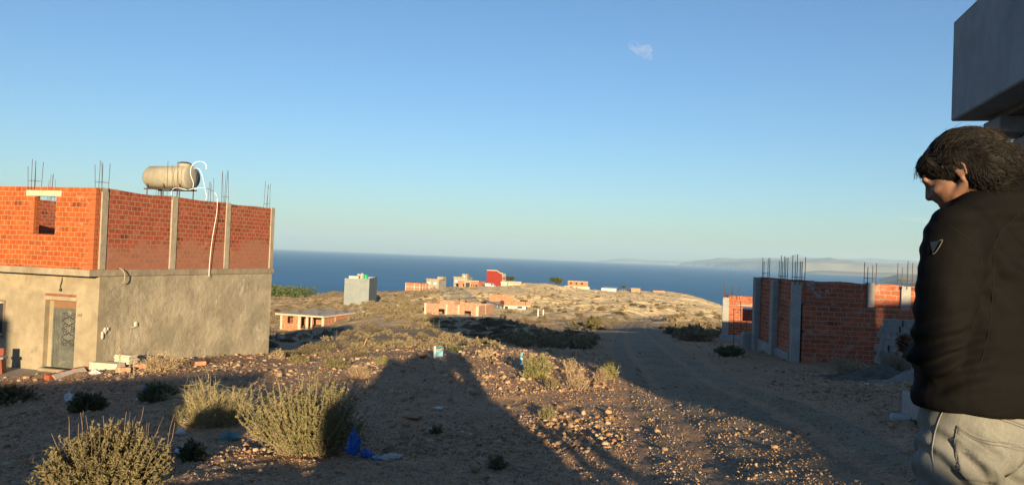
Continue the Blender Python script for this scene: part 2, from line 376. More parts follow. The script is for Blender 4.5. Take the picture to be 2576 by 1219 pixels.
# ---------------------------------------------------------------- ground
def ground_mat():
    t = NT('rubble_ground'); P = t.co; L = t.n('ShaderNodeVectorMath', operation='LENGTH'); t.t.links.new(P, L.inputs[0]); r = L.outputs['Value']
    n0 = t.noise(.16, 4, .6); n1 = t.noise(1.3, 6, .65); n2 = t.noise(9, 5, .7)
    soil = t.mix(t.ramp(n1, [(.32, 0.), (.68, 1.)]), (.35, .21, .12), (.50, .32, .185))
    soil = t.mix(t.math('MULTIPLY', t.ramp(n0, [(.4, 0.), (.62, 1.)]), .6), soil, (.44, .26, .15))
    # stones of several sizes pressed into the soil
    vc = t.n('ShaderNodeTexVoronoi'); t.t.links.new(t.mapv(scale=(1, .8, 1)), vc.inputs['Vector']); vc.inputs['Scale'].default_value = 13
    vd = t.n('ShaderNodeTexVoronoi'); t.t.links.new(P, vd.inputs['Vector']); vd.inputs['Scale'].default_value = 34
    r1 = t.sep(vc.outputs['Color']); r2 = t.sep(vd.outputs['Color'])
    st1 = t.math('MULTIPLY', t.ramp(vc.outputs['Distance'], [(.38, 1.), (.50, 0.)]), t.ramp(r1[0], [(.50, 0.), (.56, 1.)]))
    st2 = t.math('MULTIPLY', t.ramp(vd.outputs['Distance'], [(.38, 1.), (.50, 0.)]), t.ramp(r2[0], [(.42, 0.), (.5, 1.)]))
    scol1 = t.ramp(r1[1], [(0., (.26, .17, .12)), (.5, (.38, .27, .18)), (.8, (.46, .36, .26)), (1., (.36, .17, .10))])
    scol2 = t.ramp(r2[1], [(0., (.20, .13, .09)), (.6, (.36, .26, .175)), (1., (.48, .38, .28))])
    nearc = t.mix(t.math('MULTIPLY', st2, .8), soil, scol2); nearc = t.mix(st1, nearc, scol1)
    # far slopes: pale marl with scrub and eroded benches
    f1 = t.noise(.045, 6, .62, vec=t.mapv(scale=(1, 1.5, 1)), dist=.5); f2 = t.noise(.30, 6, .72, vec=t.mapv(scale=(.55, 1.5, 1), rot=(0, 0, .3)), dist=.6); f3 = t.noise(1.1, 4, .75, vec=t.mapv(scale=(.7, 1.3, 1)))
    farc = t.mix(t.ramp(f1, [(.38, 0.), (.6, 1.)]), (.62, .48, .29), (.72, .58, .37))
    farc = t.mix(t.math('MULTIPLY', t.ramp(f2, [(.54, 0.), (.64, 1.)]), .45), farc, (.34, .26, .165))
    farc = t.mix(t.math('MULTIPLY', t.ramp(f3, [(.58, 0.), (.66, 1.)]), .5), farc, (.22, .18, .11))
    px = t.sep(P)
    # left slope is redder and greener with scrub
    lf = t.ramp(t.math('ADD', t.math('MULTIPLY', px[0], -.012), t.math('MULTIPLY', t.math('SUBTRACT', f1, .5), 1.2)), [(.1, 0.), (.55, 1.)])
    scr = t.mix(t.ramp(f2, [(.44, 0.), (.56, 1.)]), (.40, .28, .175), (.20, .165, .10))
    farc = t.mix(t.math('MULTIPLY', lf, .85), farc, scr)
    mid = t.ramp(t.math('ADD', t.math('MULTIPLY', r, .004), t.math('MULTIPLY', t.math('SUBTRACT', n0, .5), .2)), [(.26, 0.), (.62, 1.)])
    t.color(t.mix(mid, nearc, farc))
    hb = t.math('ADD', t.math('ADD', t.math('MULTIPLY', st1, 1.0), t.math('MULTIPLY', st2, .5)), t.math('ADD', t.math('MULTIPLY', n2, 1.0), t.math('MULTIPLY', n1, 1.2)))
    fb = t.math('MULTIPLY', t.math('ADD', t.math('MULTIPLY', f3, 9.0), t.math('MULTIPLY', f2, 26.0)), mid)
    t.bump(t.math('ADD', hb, fb), 1.0, .07)
    return t.m
MG = ground_mat()
def polar_grid():
    a1 = np.radians(np.linspace(-52, 52, 760)); a0 = np.radians(np.linspace(-180, -52, 40))[:-1]; a2 = np.radians(np.linspace(52, 180, 40))[1:-1]
    A = np.concatenate([a0, a1, a2]); R = np.concatenate([[.3], np.geomspace(.8, 150, 480), np.geomspace(150, 470, 430)[1:], np.geomspace(470, 520, 12)[1:], np.geomspace(520, 1100, 40)[1:]])
    TH, RR = np.meshgrid(A, R); X = RR * np.sin(TH); Y = RR * np.cos(TH)
    Z = hgt(X, Y); m, n = X.shape
    V = np.stack([X, Y, Z], -1).reshape(-1, 3); V = np.vstack([V, [[0, 0, 0]]])
    i, j = np.meshgrid(np.arange(m - 1), np.arange(n), indexing='ij'); j2 = (j + 1) % n
    F = np.stack([i * n + j, i * n + j2, (i + 1) * n + j2, (i + 1) * n + j], -1).reshape(-1, 4)[:, ::-1]
    jj = np.arange(n); T = np.stack([np.full(n, m * n), (jj + 1) % n, jj, jj], -1)[:, :3]
    return V, F, T
V, F, T = polar_grid()
me = mesh_np('ground', V, F, True)
ground = link('ground', me, MG); tag(ground, kind='structure')
from mathutils.bvhtree import BVHTree
_bvh = BVHTree.FromPolygons([tuple(v) for v in V[:len(V) - 1].tolist()], F.tolist())
def gz(x, y):
    h = _bvh.ray_cast(Vector((x, y, 60)), Vector((0, 0, -1)))
    return h[0].z if h[0] is not None else float(hbase(x, y))
def hit(px, py):
    d = Vector(ray(px, py)).normalized(); h = _bvh.ray_cast(Vector(CAMP) + d * 3, d)
    if h[0] is not None: return h[0]
    q = march(px, py); return Vector(q) if q is not None else Vector((0, 999, 0))
# dirt track
def strip(name, pts, width, mat, lift=.012, step=.6, wob=.25, n=9, rough=False):
    P = [np.array(p) for p in pts]; L = np.concatenate([[0], np.cumsum([np.hypot(*(b - a)) for a, b in zip(P[:-1], P[1:])])])
    k = max(8, int(L[-1] / step)); s = np.linspace(0, L[-1], k)
    X = np.interp(s, L, [p[0] for p in P]); Y = np.interp(s, L, [p[1] for p in P]); tx = np.gradient(X); ty = np.gradient(Y); q = np.hypot(tx, ty); nx, ny = ty / q, -tx / q
    W = width if callable(width) else (lambda a, b: width)
    rows = []
    for i in range(k):
        w = W(X[i], Y[i]) / 2; wl = w + wob * fbm(s[i] * .5, 3., 5, 3); wr = w + wob * fbm(s[i] * .5, 9., 6, 3)
        for u in np.linspace(-1, 1, n):
            o = u * (wr if u > 0 else wl); rows.append((X[i] + nx[i] * o, Y[i] + ny[i] * o, u))
    R = np.array(rows); Z = np.array([gz(a, b) for a, b in R[:, :2]]) + lift + .015 * (1 - R[:, 2] ** 2)
    if rough: Z = Z + .030 * fbm(R[:, 0] * 3.2, R[:, 1] * 3.2, 41, 4) + .012 - .045 * smooth(.80, 1.0, np.abs(R[:, 2])) - .045 * np.exp(-((np.abs(R[:, 2]) - .48) / .13) ** 2)
    V = np.stack([R[:, 0], R[:, 1], Z], -1)
    F = [(i * n + j, i * n + j + 1, (i + 1) * n + j + 1, (i + 1) * n + j) for i in range(k - 1) for j in range(n - 1)]
    me = mesh_np(name, V, F, True); o = link(name, me, mat); tag(o, kind='structure')
    return o
def road_mat():
    t = NT('track_gravel'); n1 = t.noise(.8, 6, .65); n2 = t.noise(12, 5, .7)
    c = t.mix(t.ramp(n1, [(.35, 0.), (.65, 1.)]), (.255, .19, .13), (.36, .275, .185))
    vd = t.n('ShaderNodeTexVoronoi'); t.t.links.new(t.co, vd.inputs['Vector']); vd.inputs['Scale'].default_value = 30; rr = t.sep(vd.outputs['Color'])
    st = t.math('MULTIPLY', t.ramp(vd.outputs['Distance'], [(.36, 1.), (.48, 0.)]), t.ramp(rr[0], [(.55, 0.), (.62, 1.)]))
    c = t.mix(t.math('MULTIPLY', st, .8), c, t.ramp(rr[1], [(0., (.26, .19, .14)), (1., (.52, .43, .33))]))
    rx = t.noise(3.5, 5, .7); t.color(c); t.bump(t.math('ADD', st, t.math('ADD', t.math('MULTIPLY', n2, 1.4), t.math('ADD', n1, rx))), 1.0, .07)
    return t.m
MR = road_mat()
strip('dirt_road', [p for p in ROAD if p[1] > -38][::-1], lambda x, y: 3.3, MR, step=.16, n=33, lift=.004, rough=True)
MP = M_plaster('pale_track', (.50, .41, .28), (.58, .49, .35), None, .3, 1.0, bd=.9, bscale=.9)
def hpath(name, pxs, w, lift=.15):
    pts = chaikin([march(*p)[:2] for p in pxs], 2); strip(name, pts, w, MP, lift, 2.0, 1.2, 7)
hpath('dirt_path', [(1168,775),(1150,757),(1146,745),(1138,737),(1122,732)], 9.5, .35)
hpath('path', [(1330,776),(1400,772),(1500,772),(1600,776),(1660,783)], 4.0)
# ---------------------------------------------------------------- sea
def sea_mat():
    t = NT('sea_water'); n = t.noise(.006, 5, .6, vec=t.mapv(scale=(.35, 1, 1))); n2 = t.noise(.05, 5, .65, vec=t.mapv(scale=(.6, 1, 1)))
    c = t.mix(t.ramp(n, [(.35, 0.), (.65, 1.)]), (.012, .125, .27), (.018, .160, .34))
    wc = t.ramp(t.noise(.09, 6, .8, vec=t.mapv(scale=(.35, 1, 1))), [(.735, 0.), (.76, 1.)])
    c = t.mix(t.math('MULTIPLY', wc, .5), c, (.5, .55, .6))
    t.color(c).rough(.45); t.b.inputs['Specular IOR Level'].default_value = .25; t.b.inputs['IOR'].default_value = 1.33
    t.bump(t.math('ADD', n2, t.noise(.4, 4)), .6, 2.0)
    return t.m
SEA = -90.0
n = 160; R = np.concatenate([[0.], np.geomspace(250, 35000, 40)])
V = [(r * math.sin(2 * math.pi * k / n), r * math.cos(2 * math.pi * k / n), SEA) for r in R[1:] for k in range(n)]
F = [(i * n + k, (i + 1) * n + k, (i + 1) * n + (k + 1) % n, i * n + (k + 1) % n) for i in range(len(R) - 2) for k in range(n)]
sea = link('sea', mesh_np('sea', V, F), sea_mat()); tag(sea, kind='structure')
# ---------------------------------------------------------------- far coast
def coast_mat(name, a, b, cl):
    t = NT(name); n1 = t.noise(.0012, 7, .65); z = t.sep(t.co)[2]
    c = t.mix(t.ramp(n1, [(.4, 0.), (.6, 1.)]), a, b)
    nn = t.n('ShaderNodeNewGeometry').outputs['Normal']; nz = t.sep(nn)[2]
    c = t.mix(t.math('MULTIPLY', t.ramp(nz, [(.55, 1.), (.8, 0.)]), t.ramp(t.noise(.004, 5, .7), [(.35, .2), (.6, 1.)])), c, cl)
    t.color(c); return t.m
MC1 = coast_mat('far_hill', (.22, .20, .16), (.34, .30, .23), (.75, .62, .48)); MC2 = coast_mat('near_hill', (.22, .17, .11), (.30, .24, .16), (.46, .36, .25))
def coast(name, crest, d0, d1, mat, seed, cliff=.25, rough=.25, nu=260, nv=46):
    """a stretch of land between distances d0 and d1 whose skyline follows the surveyed crest"""
    xs = np.linspace(crest[0][0], crest[-1][0], nu); cy = np.interp(xs, [c[0] for c in crest], [c[1] for c in crest])
    D0 = d0 if callable(d0) else (lambda x: d0); D1 = d1 if callable(d1) else (lambda x: d1)
    V = []
    for i, (x, y) in enumerate(zip(xs, cy)):
        e = min(1, min(i, nu - 1 - i) / 6.0)
        a, b = D0(x), D1(x); top = at(x, y, b)[2]
        for j in range(nv):
            v = j / (nv - 1.0); d = a + (b - a) * v; p = at(x, y, d)
            zt = SEA + (top - SEA) * (cliff * smooth(0, .06, v) + (1 - cliff) * v ** 1.3)
            f = fbm(p[0] / 1500, p[1] / 2600, seed, 6) + .5 * fbm(p[0] / 260, p[1] / 700, seed + 9, 4)
            zt = zt + (top - SEA) * rough * f * math.sin(math.pi * min(1, v * .92 + .04)) * 1.5
            z = SEA - 4 + (max(zt, SEA - 4) - SEA + 4) * e
            V.append((p[0], p[1], z))
        V.append((at(x, y, b + (b - a) * .4)[0], at(x, y, b + (b - a) * .4)[1], SEA - 4)); 
    m = nv + 1; F = [(i * m + j, (i + 1) * m + j, (i + 1) * m + j + 1, i * m + j + 1) for i in range(nu - 1) for j in range(m - 1)]
    o = link(name, mesh_np(name, V, F, False), mat); tag(o, kind='structure'); return o
coast('hills', [(1500,656),(1514,654.5),(1556,650),(1600,651),(1640,654),(1680,655),(1720,656),(1760,657)], 29500, 33500, MC1, 4, .4)
coast('hills', [(1700,667),(1712,661),(1725,658),(1760,654),(1804,650),(1860,651),(1921,649),(1987,648),(2060,650),(2120,655),(2200,660),(2400,668)],
      lambda x: np.interp(x, [1700, 1860, 2020, 2400], [23500, 18500, 14800, 13600]), lambda x: np.interp(x, [1700, 1860, 2400], [27000, 24000, 21000]), MC1, 11, .6, .45)
coast('hills', [(1900,655),(1987,646),(1999,639.5),(2006,639),(2026,646),(2092,650),(2140,651),(2196,649),(2247,654),(2273,653),(2325,658),(2450,655),(2700,665),(3000,664)],
      21500, 29000, MC1, 17, .1, .25)
coast('coast', [(2015,688),(2030,682),(2060,679.5),(2120,681),(2180,683),(2260,685),(2340,688),(2500,690),(2700,694)], 11600, 14800, MC2, 23, .55, .2, 200, 30)
coast('coast', [(2190,712),(2205,703),(2235,695),(2262,689),(2300,691),(2345,690),(2500,694),(2700,698),(3000,700)], lambda x: np.interp(x, [2190, 2330, 2700], [6200, 4300, 3600]), 8200, MC2, 29, .25, .35, 220, 50)
# haze: one closed box of even thin air
hz = MB().box(-36000, 36000, -36000, 36000, SEA - 9, 620).build('haze', None); tag(hz, kind='stuff')
hm = bpy.data.materials.new('thin_air'); hm.use_nodes = True; hm.node_tree.nodes.clear()
ho = hm.node_tree.nodes.new('ShaderNodeOutputMaterial'); hv = hm.node_tree.nodes.new('ShaderNodeVolumePrincipled')
hv.inputs['Color'].default_value = (.52, .76, .97, 1); hv.inputs['Density'].default_value = 4.0e-5; hv.inputs['Anisotropy'].default_value = 0.0
hm.node_tree.links.new(hv.outputs[0], ho.inputs['Volume']); hz.data.materials.append(hm)

# two scraps of cloud, well above the haze
def cloud(name, label, px, py, d, w, h, t_, rot, dens, seed):
    bm = bmesh.new()
    for k, (a, b, s) in enumerate(((-.3, .12, .42), (.0, .0, .5), (.25, .22, .34), (.36, -.28, .34), (-.05, .05, .4))):
        r = bmesh.ops.create_icosphere(bm, subdivisions=3, radius=1.0)
        for v in r['verts']: v.co = Vector((a * w + v.co.x * w * s * .75, v.co.y * t_, b * h + v.co.z * h * s * .8))
    me = bpy.data.meshes.new(name); bm.to_mesh(me); bm.free()
    o = bpy.data.objects.new(name, me); COL.objects.link(o); m = o.modifiers.new('r', 'REMESH'); m.mode = 'VOXEL'; m.voxel_size = w * .04
    me2 = bpy.data.meshes.new_from_object(o.evaluated_get(bpy.context.evaluated_depsgraph_get())); o.modifiers.clear(); o.data = me2
    m_ = bpy.data.materials.new('cloud_vapour'); m_.use_nodes = True; nt = m_.node_tree; nt.nodes.clear(); out = nt.nodes.new('ShaderNodeOutputMaterial'); v = nt.nodes.new('ShaderNodeVolumePrincipled'); nz = nt.nodes.new('ShaderNodeTexNoise'); tc_ = nt.nodes.new('ShaderNodeTexCoord'); rp = nt.nodes.new('ShaderNodeMapRange')
    nt.links.new(tc_.outputs['Object'], nz.inputs['Vector']); nz.inputs['Scale'].default_value = 3.2 / w; nz.inputs['Detail'].default_value = 5
    nt.links.new(nz.outputs['Fac'], rp.inputs[0]); rp.inputs[1].default_value = .42; rp.inputs[2].default_value = .72; rp.inputs[3].default_value = 0; rp.inputs[4].default_value = dens
    nt.links.new(rp.outputs[0], v.inputs['Density']); v.inputs['Color'].default_value = (.95, .9, .95, 1); nt.links.new(v.outputs[0], out.inputs['Volume'])
    me2.materials.clear(); me2.materials.append(m_); o.location = at(px, py, d); o.rotation_euler = (0, rot, 0); tag(o, label, 'cloud', kind='thing')
cloud('cloud', 'tiny pinkish wisp of cloud high in the blue sky right of centre', 1612, 126, 4000, 120, 75, 40, .25, .007, 1)
cloud('cloud', 'faint grey scrap of cloud low in the sky by the man', 2298, 552, 18000, 620, 130, 160, .05, .0010, 2)
# ---------------------------------------------------------------- builders for houses
class House:
    def __init__(s, name, label, px, py, d, r, cat='house', group=None):
        s.P = at(px, py, d); s.r = math.radians(r); s.ex = np.array([math.cos(s.r), -math.sin(s.r), 0]); s.ey = np.array([math.sin(s.r), math.cos(s.r), 0])
        s.root = empty(name, s.P, -s.r); tag(s.root, label, cat, group)
    def uz(s, px, py, axis='x', off=0.0):
        """where a sight line meets the wall along a local axis (off = its place on the other axis)"""
        R = ray(px, py); a, b = (s.ex, s.ey) if axis == 'x' else (s.ey, s.ex)
        t = ((s.P + b * off - CAMP) @ b) / (R @ b); Q = CAMP + R * t - s.P
        return Q @ a, Q[2]
    def world(s, x, y, z): return s.P + s.ex * x + s.ey * y + np.array([0, 0, z])
MORT = (.40, .34, .27)
M_BR1 = M_brick('red_clay_brick', (.37, .085, .042), (.31, .072, .038), (.33, .22, .155), pale=(.30, .15, .10), zpale=4.1, smear=.15)
M_BRF = M_brick('orange_clay_brick', (.42, .095, .022), (.35, .075, .018), (.37, .22, .13), smear=.12, seed=.4)
M_BR2 = M_brick('wide_clay_brick', (.43, .12, .055), (.35, .095, .048), (.34, .28, .23), bw=.42, bh=.165, ms=.012, smear=.3, seed=.2)
M_BR3 = M_brick('pale_clay_brick', (.50, .235, .14), (.44, .19, .11), (.44, .33, .24), bw=.40, bh=.2, ms=.02, smear=.5)
M_BR4 = M_brick('far_clay_brick', (.50, .17, .085), (.44, .14, .07), (.44, .30, .2), bw=.45, bh=.25, ms=.02, smear=.5)
M_CON = M_plaster('raw_concrete', (.30, .26, .20), (.37, .32, .25), (.25, .22, .18), 1.5, .4, .25)
M_CONG = M_plaster('grey_concrete', (.26, .26, .255), (.33, .33, .32), None, 2.0, .3, .15)
M_PLA = M_plaster('rough_render', (.27, .235, .17), (.42, .365, .265), (.56, .50, .39), .9, .9, .12, .02, 16)
M_PLAF = M_plaster('smooth_render', (.245, .205, .14), (.34, .285, .20), (.17, .145, .10), 1.0, .5, .0, .012, 10)
M_REB = M_flat('rusty_rebar', (.085, .055, .045), .8, .2)
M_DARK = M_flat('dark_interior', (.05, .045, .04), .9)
M_WHITE = M_flat('white_plastic', (.75, .75, .73), .45, .05)
M_CREAM = M_flat('cream_paint', (.66, .56, .42), .8, .08)
M_STEEL = M_flat('dark_steel', (.05, .05, .05), .6)
def rebar_cluster(x, y, z0, h, w=.2, n=4, lean=.02, tie=2, r=.011):
    m = MB(); hs = []
    q = [(-.5, -.5), (.5, -.5), (.5, .5), (-.5, .5), (0, -.5), (0, .5)][:n]
    for a, b in q:
        hh = h * rnd.uniform(.72, 1.0); lx, ly = rnd.uniform(-lean, lean) * hh, rnd.uniform(-lean, lean) * hh
        m.tube([(x + a * w, y + b * w, z0 - .1), (x + a * w + lx * .5, y + b * w + ly * .5, z0 + hh * .5), (x + a * w + lx, y + b * w + ly, z0 + hh)], r, 5)
    for k in range(tie):
        zt = z0 + h * (.2 + .42 * k + rnd.uniform(-.05, .05)); e = w * .53
        m.tube([(x - e, y - e, zt), (x + e, y - e, zt + .01), (x + e, y + e, zt), (x - e, y + e, zt + .01), (x - e, y - e, zt)], r * .6, 4)
    return m
# ---------------------------------------------------------------- the brick-topped house on the left
LH = House('brick_house', 'two-storey house, orange brick upper floor over beige rendered ground floor with a grey door', 240, 924, 24, 16.5)
c1 = lambda x, y: (x / 2.3418 / 1.5652, (580 + y / 2.3418) / 1.5652)          # survey sheets at larger scale
c2 = lambda x, y: (x / 2.1764 / 1.5652, (1000 + y / 2.1764) / 1.5652)
cz = lambda x, y: (x / 3.048 / 1.5652, (1150 + y / 3.048) / 1.5652)
LB, LW = LH.uz(679, 800, 'y')[0], 9.5          # depth and width
zs0, zs1 = LH.uz(242, 695, 'y')[1], LH.uz(242, 678.5, 'y')[1]; zt = LH.uz(246, 472, 'y')[1]
print('left house depth %.2f slab %.2f-%.2f top %.2f' % (LB, zs0, zs1, zt))
# ground floor
dx0, dz0 = LH.uz(*cz(905, 920)); dx1, dz1 = LH.uz(*cz(543, 85)); dxr, _ = LH.uz(*cz(880, 920)); dxl, _ = LH.uz(*cz(508, 905))
dxa, dxb = (dx1 + dxl) / 2, (dxr + LH.uz(*cz(917, 105))[0]) / 2; dz0 = LH.uz(*cz(700, 915))[1]
wx1, wz1 = LH.uz(*cz(44, 118)); wz0 = LH.uz(*cz(20, 515))[1]; wx0 = wx1 - 1.1
us = [-LW, wx0, wx1, dxa, dxb, 0]; zs = [-1.2, dz0, wz0, dz1, wz1, zs0]
zs = sorted(set(zs))
def gsolid(i, j):
    u = (us[i] + us[i + 1]) / 2; z = (zs[j] + zs[j + 1]) / 2
    if dxa < u < dxb and dz0 < z < dz1: return False
    if wx0 < u < wx1 and wz0 < z < wz1: return False
    return True
MB().wall('x', 0, .28, us, zs, gsolid).build('front_wall', M_PLAF, LH.root)
def wave(m, amp, sc, seed):
    return m
gy = list(np.linspace(.28, LB, 60)); gzz = list(np.linspace(-1.5, zs0, 26))
m = MB().wall('y', -.28, .28, gy, gzz, lambda i, j: True)
for k, (x, y, z) in enumerate(m.v):
    if abs(x) < 1e-6 and .3 < y < LB - .01 and z < zs0 - .01: m.v[k] = (x + .05 * float(fbm(np.array(y * .8), np.array(z * .8), 4, 5)) * 1.0, y, z)
sw = m.build('side_wall', M_PLA, LH.root)
m = MB().wall('x', LB - .28, .28, [-LW, -.28], [-1.5, zs0], lambda i, j: True); m.wall('y', -LW - .28, .28, [0, LB], [-1.5, zs0], lambda i, j: True); m.build('back_wall', M_PLA, LH.root)
MB().box(-LW + .01, -.28, .29, LB - .29, -.3, dz0 - .02).build('floor', M_CONG, LH.root)
# slab with a ragged forward edge
m = MB().bbox(-LW - .3, .035, -.45, LB + .10, zs0, zs1, .012, .004); m.build('floor_slab', M_plaster('slab_edge_cement', (.235, .20, .145), (.33, .285, .21), (.20, .17, .125), 1.3, .6, .2), LH.root)
# upper floor
T = .2
wa = LH.uz(*c1(322, 450), 'x', -.3); wb = LH.uz(*c1(522, 450), 'x', -.3); wz = LH.uz(*c1(420, 800), 'x', -.3)[1]; wt = LH.uz(*c1(420, 449), 'x', -.3)[1]
us = [-LW - .2, wa[0], wb[0], .0]; zs = [zs1, wz, wt, zt]
fw = MB().wall('x', -.3, T, us, zs, lambda i, j: not (i == 1 and j == 1)).build('brick_front', M_BRF, LH.root)
cols = []
for a, b in ((250, 268), (427, 443), (565, 577)):
    cols.append((LH.uz(a, 600, 'y')[0], LH.uz(b, 600, 'y')[0]))
cols.append((LB - .28, LB - .0))
y0 = -.3 + T
ztf = lambda u: zt + .03 * math.sin(u * 3.1) - .0
for k, (a, b) in enumerate(cols):
    n = max(2, int((a - y0) / .3)); ys = list(np.linspace(y0, a, n + 1))
    MB().wall('y', -.19, .19, ys, [zs1, zt], lambda i, j: True, lambda u: zt + .025 * math.sin(u * 2.1 + k) + .012 * math.sin(u * 21)).build('brick_bay', M_BR1, LH.root)
    m = MB(); m.bbox(-.2, .035, a, b, zs1, zt + (.0 if k < 3 else .02) + .02, .02, .008); m.build('column', M_CON, LH.root)
    y0 = b
# far walls of the open upper floor, seen through the window
m = MB(); m.wall('x', LB - T, T - .002, list(np.linspace(-LW, -.21, 20)), [zs1, zt], lambda i, j: True); m.wall('y', -LW - .2, .2, list(np.linspace(-.1, LB - T - .01, 16)), [zs1, zt], lambda i, j: True)
m.build('brick_back', M_BR1, LH.root)
q = LH.uz(*c1(478, 600), 'x', LB - T)[0]; MB().bbox(q - .18, q + .18, LB - T - .05, LB - T - .003, zs1, zt, .01).build('column', M_CON, LH.root)
# lintel, hollow-brick returns of the corner and the opening
la, lb = LH.uz(*c1(240, 430), 'x', -.31)[0], LH.uz(*c1(566, 430), 'x', -.31)[0]
MB().bbox(la, lb, -.312, -.09, wt, wt + .18, .006, .003).build('lintel', M_CREAM and M_plaster('lintel_cement', (.44, .38, .28), (.50, .44, .33), None, 2, .3), LH.root)
def tooth_mat():
    t = NT('hollow_brick_end'); x, y, z = t.sep(t.co)[:3]
    gx = t.math('PINGPONG', t.math('ADD', x, y), .02); gz_ = t.math('PINGPONG', z, .0205)
    h = t.math('MULTIPLY', t.ramp(t.math('MULTIPLY', gx, 50), [(.35, 0.), (.5, 1.)]), t.ramp(t.math('MULTIPLY', gz_, 48), [(.3, 0.), (.5, 1.)]))
    t.color(t.mix(h, (.48, .14, .055), (.09, .03, .018))); return t.m
M_TOOTH = tooth_mat()
m = MB(); z = zs1; k = 0
while z < zt - .16:
    if k % 2: m.box(-.20, .012, -.312, -.2, z + .012, z + .145)
    else: m.box(-.34, .008, -.308, -.12, z + .012, z + .145)
    z += .155; k += 1
m.build('corner_bricks', M_TOOTH, LH.root)
m = MB(); z = wz + .01; k = 0
while z < wt - .15:
    m.box(wa[0] - (.20 if k % 2 else .14), wa[0] + .006, -.309, -.2, z + .012, z + .14); z += .155; k += 1
m.build('jamb_bricks', M_TOOTH, LH.root)
# rods sprouting from every column head
for (px, pt, yy, ax, off, n, w) in ((91, 401, 0, 'x', -.2, 5, .3), (131, 431, 0, 'x', LB - .1, 5, .26), (260, 400, 0, 'y', -.08, 5, .3), (437, 396, 0, 'y', -.08, 3, .26), (570, 420, 0, 'y', -.08, 5, .22), (674, 450, 0, 'y', -.08, 4, .2),
                                (532, 446, 0, 'x', LB - .1, 4, .2), (400, 468, 0, 'x', LB - .1, 4, .2)):
    u, z = LH.uz(px, pt, ax, off)
    x, y = (u, off) if ax == 'x' else (off, u)
    rebar_cluster(x, y, zt, max(.5, z - zt), w * .85, n, .05, 1, .0085).build('rebar', M_REB, LH.root)
# door
dr = empty('door', (0, 0, 0)); dr.parent = LH.root
Y = .17; dm = M_plaster('weathered_green_grey_paint', (.085, .09, .08), (.125, .13, .115), (.30, .27, .22), 3.0, .3, 0, .004, 30)
dw = dxb - dxa; hd = dz1 - dz0
# solid jamb to the left of the leaf, then frame and leaf
lx = LH.uz(*cz(632, 500), 'x', Y)[0]
MB().bbox(dxa, lx, Y - .0, Y + .1, dz0, dz1, .004).build('door_reveal', M_PLAF, dr)
m = MB(); m.bbox(lx, lx + .06, Y - .02, Y + .06, dz0, dz1 - .25, .006); m.bbox(dxb - .05, dxb, Y - .02, Y + .06, dz0, dz1 - .25, .006); m.bbox(lx + .06, dxb - .05, Y - .02, Y + .06, dz1 - .31, dz1 - .25, .006)
m.build('door_frame', dm, dr)
MB().box(lx, dxb, Y, Y + .08, dz1 - .25, dz1).build('door_header', M_flat('rusty_panel', (.20, .11, .06), .8), dr)
LX0, LX1 = lx + .06, dxb - .05; lw = LX1 - LX0; zt_ = dz1 - .31
m = MB(); m.box(LX0, LX1, Y + .01, Y + .045, dz0 + .01, zt_)
gx0 = LX0 + lw * .32; gx1 = LX1 - lw * .10; gz0 = dz0 + hd * .335; gz1 = zt_ - .08
for a, b, c, d in ((gx0 - .04, gx0, gz0 - .04, gz1 + .04), (gx1, gx1 + .04, gz0 - .04, gz1 + .04), (gx0, gx1, gz0 - .04, gz0), (gx0, gx1, gz1, gz1 + .04)): m.bbox(a, b, Y - .012, Y + .01, c, d, .004)
for fx in (.06, .12, .18): m.box(LX0 + lw * fx, LX0 + lw * fx + .014, Y - .004, Y + .01, dz0 + .05, zt_ - .05)
m.bbox(LX0 + lw * .3, LX1 - .04, Y - .004, Y + .01, dz0 + .1, gz0 - .12, .004)
m.build('door_leaf', dm, dr)
m = MB(); cxm = (gx0 + gx1) / 2; hw = (gx1 - gx0) / 2; nseg = 4; hh = (gz1 - gz0) / nseg
for k in range(nseg):
    zb = gz0 + hh * k; fl = 1 if k % 2 else -1
    for s_ in (-1, 1):
        pts = []
        for i in range(19):          # an S scroll
            a = i / 18.0; ang = a * math.pi * 2.3
            rr = hw * .48 * (1 - a * .75); pts.append((cxm + s_ * (hw * .48 - rr * math.cos(ang) * 1.0), Y - .012, zb + hh * .5 + fl * (hh * .22 - rr * math.sin(ang))))
        m.tube(pts, .009, 4)
        m.tube([(cxm + s_ * hw * .95, Y - .012, zb), (cxm + s_ * hw * .55, Y - .012, zb + hh * .3), (cxm + s_ * hw * .08, Y - .012, zb + hh * .5), (cxm + s_ * hw * .55, Y - .012, zb + hh * .7), (cxm + s_ * hw * .95, Y - .012, zb + hh)], .009, 4)
m.build('grille', M_STEEL, dr)
m = MB(); m.tube([(LX1 - .05, Y - .05, dz0 + 1.0), (LX1 - .13, Y - .05, dz0 + 1.0)], .01, 6); m.tube([(LX1 - .05, Y - .05, dz0 + 1.0), (LX1 - .05, Y + .01, dz0 + 1.0)], .012, 6); m.build('door_handle', M_STEEL, dr)
MB().bbox(dxa - .02, dxb + .0, -.16, .16, dz0 - .1, dz0 - .0, .01).build('doorstep', M_PLAF, LH.root)
# brick strip above the door
a0, b1 = LH.uz(*cz(550, 8)); a1, b0 = LH.uz(*cz(915, 62))
m = MB(); m.box(a0, a1, -.012, .0 - .001, b0, b1); tr = m.build('transom_bricks', M_flat('exposed_brick', (.20, .085, .055), .9, .3, 6), LH.root)
MB().bbox(dxa - .02, dxb + .02, -.02, -.002, dz1, b0, .003).build('door_lintel', M_PLAF, LH.root)
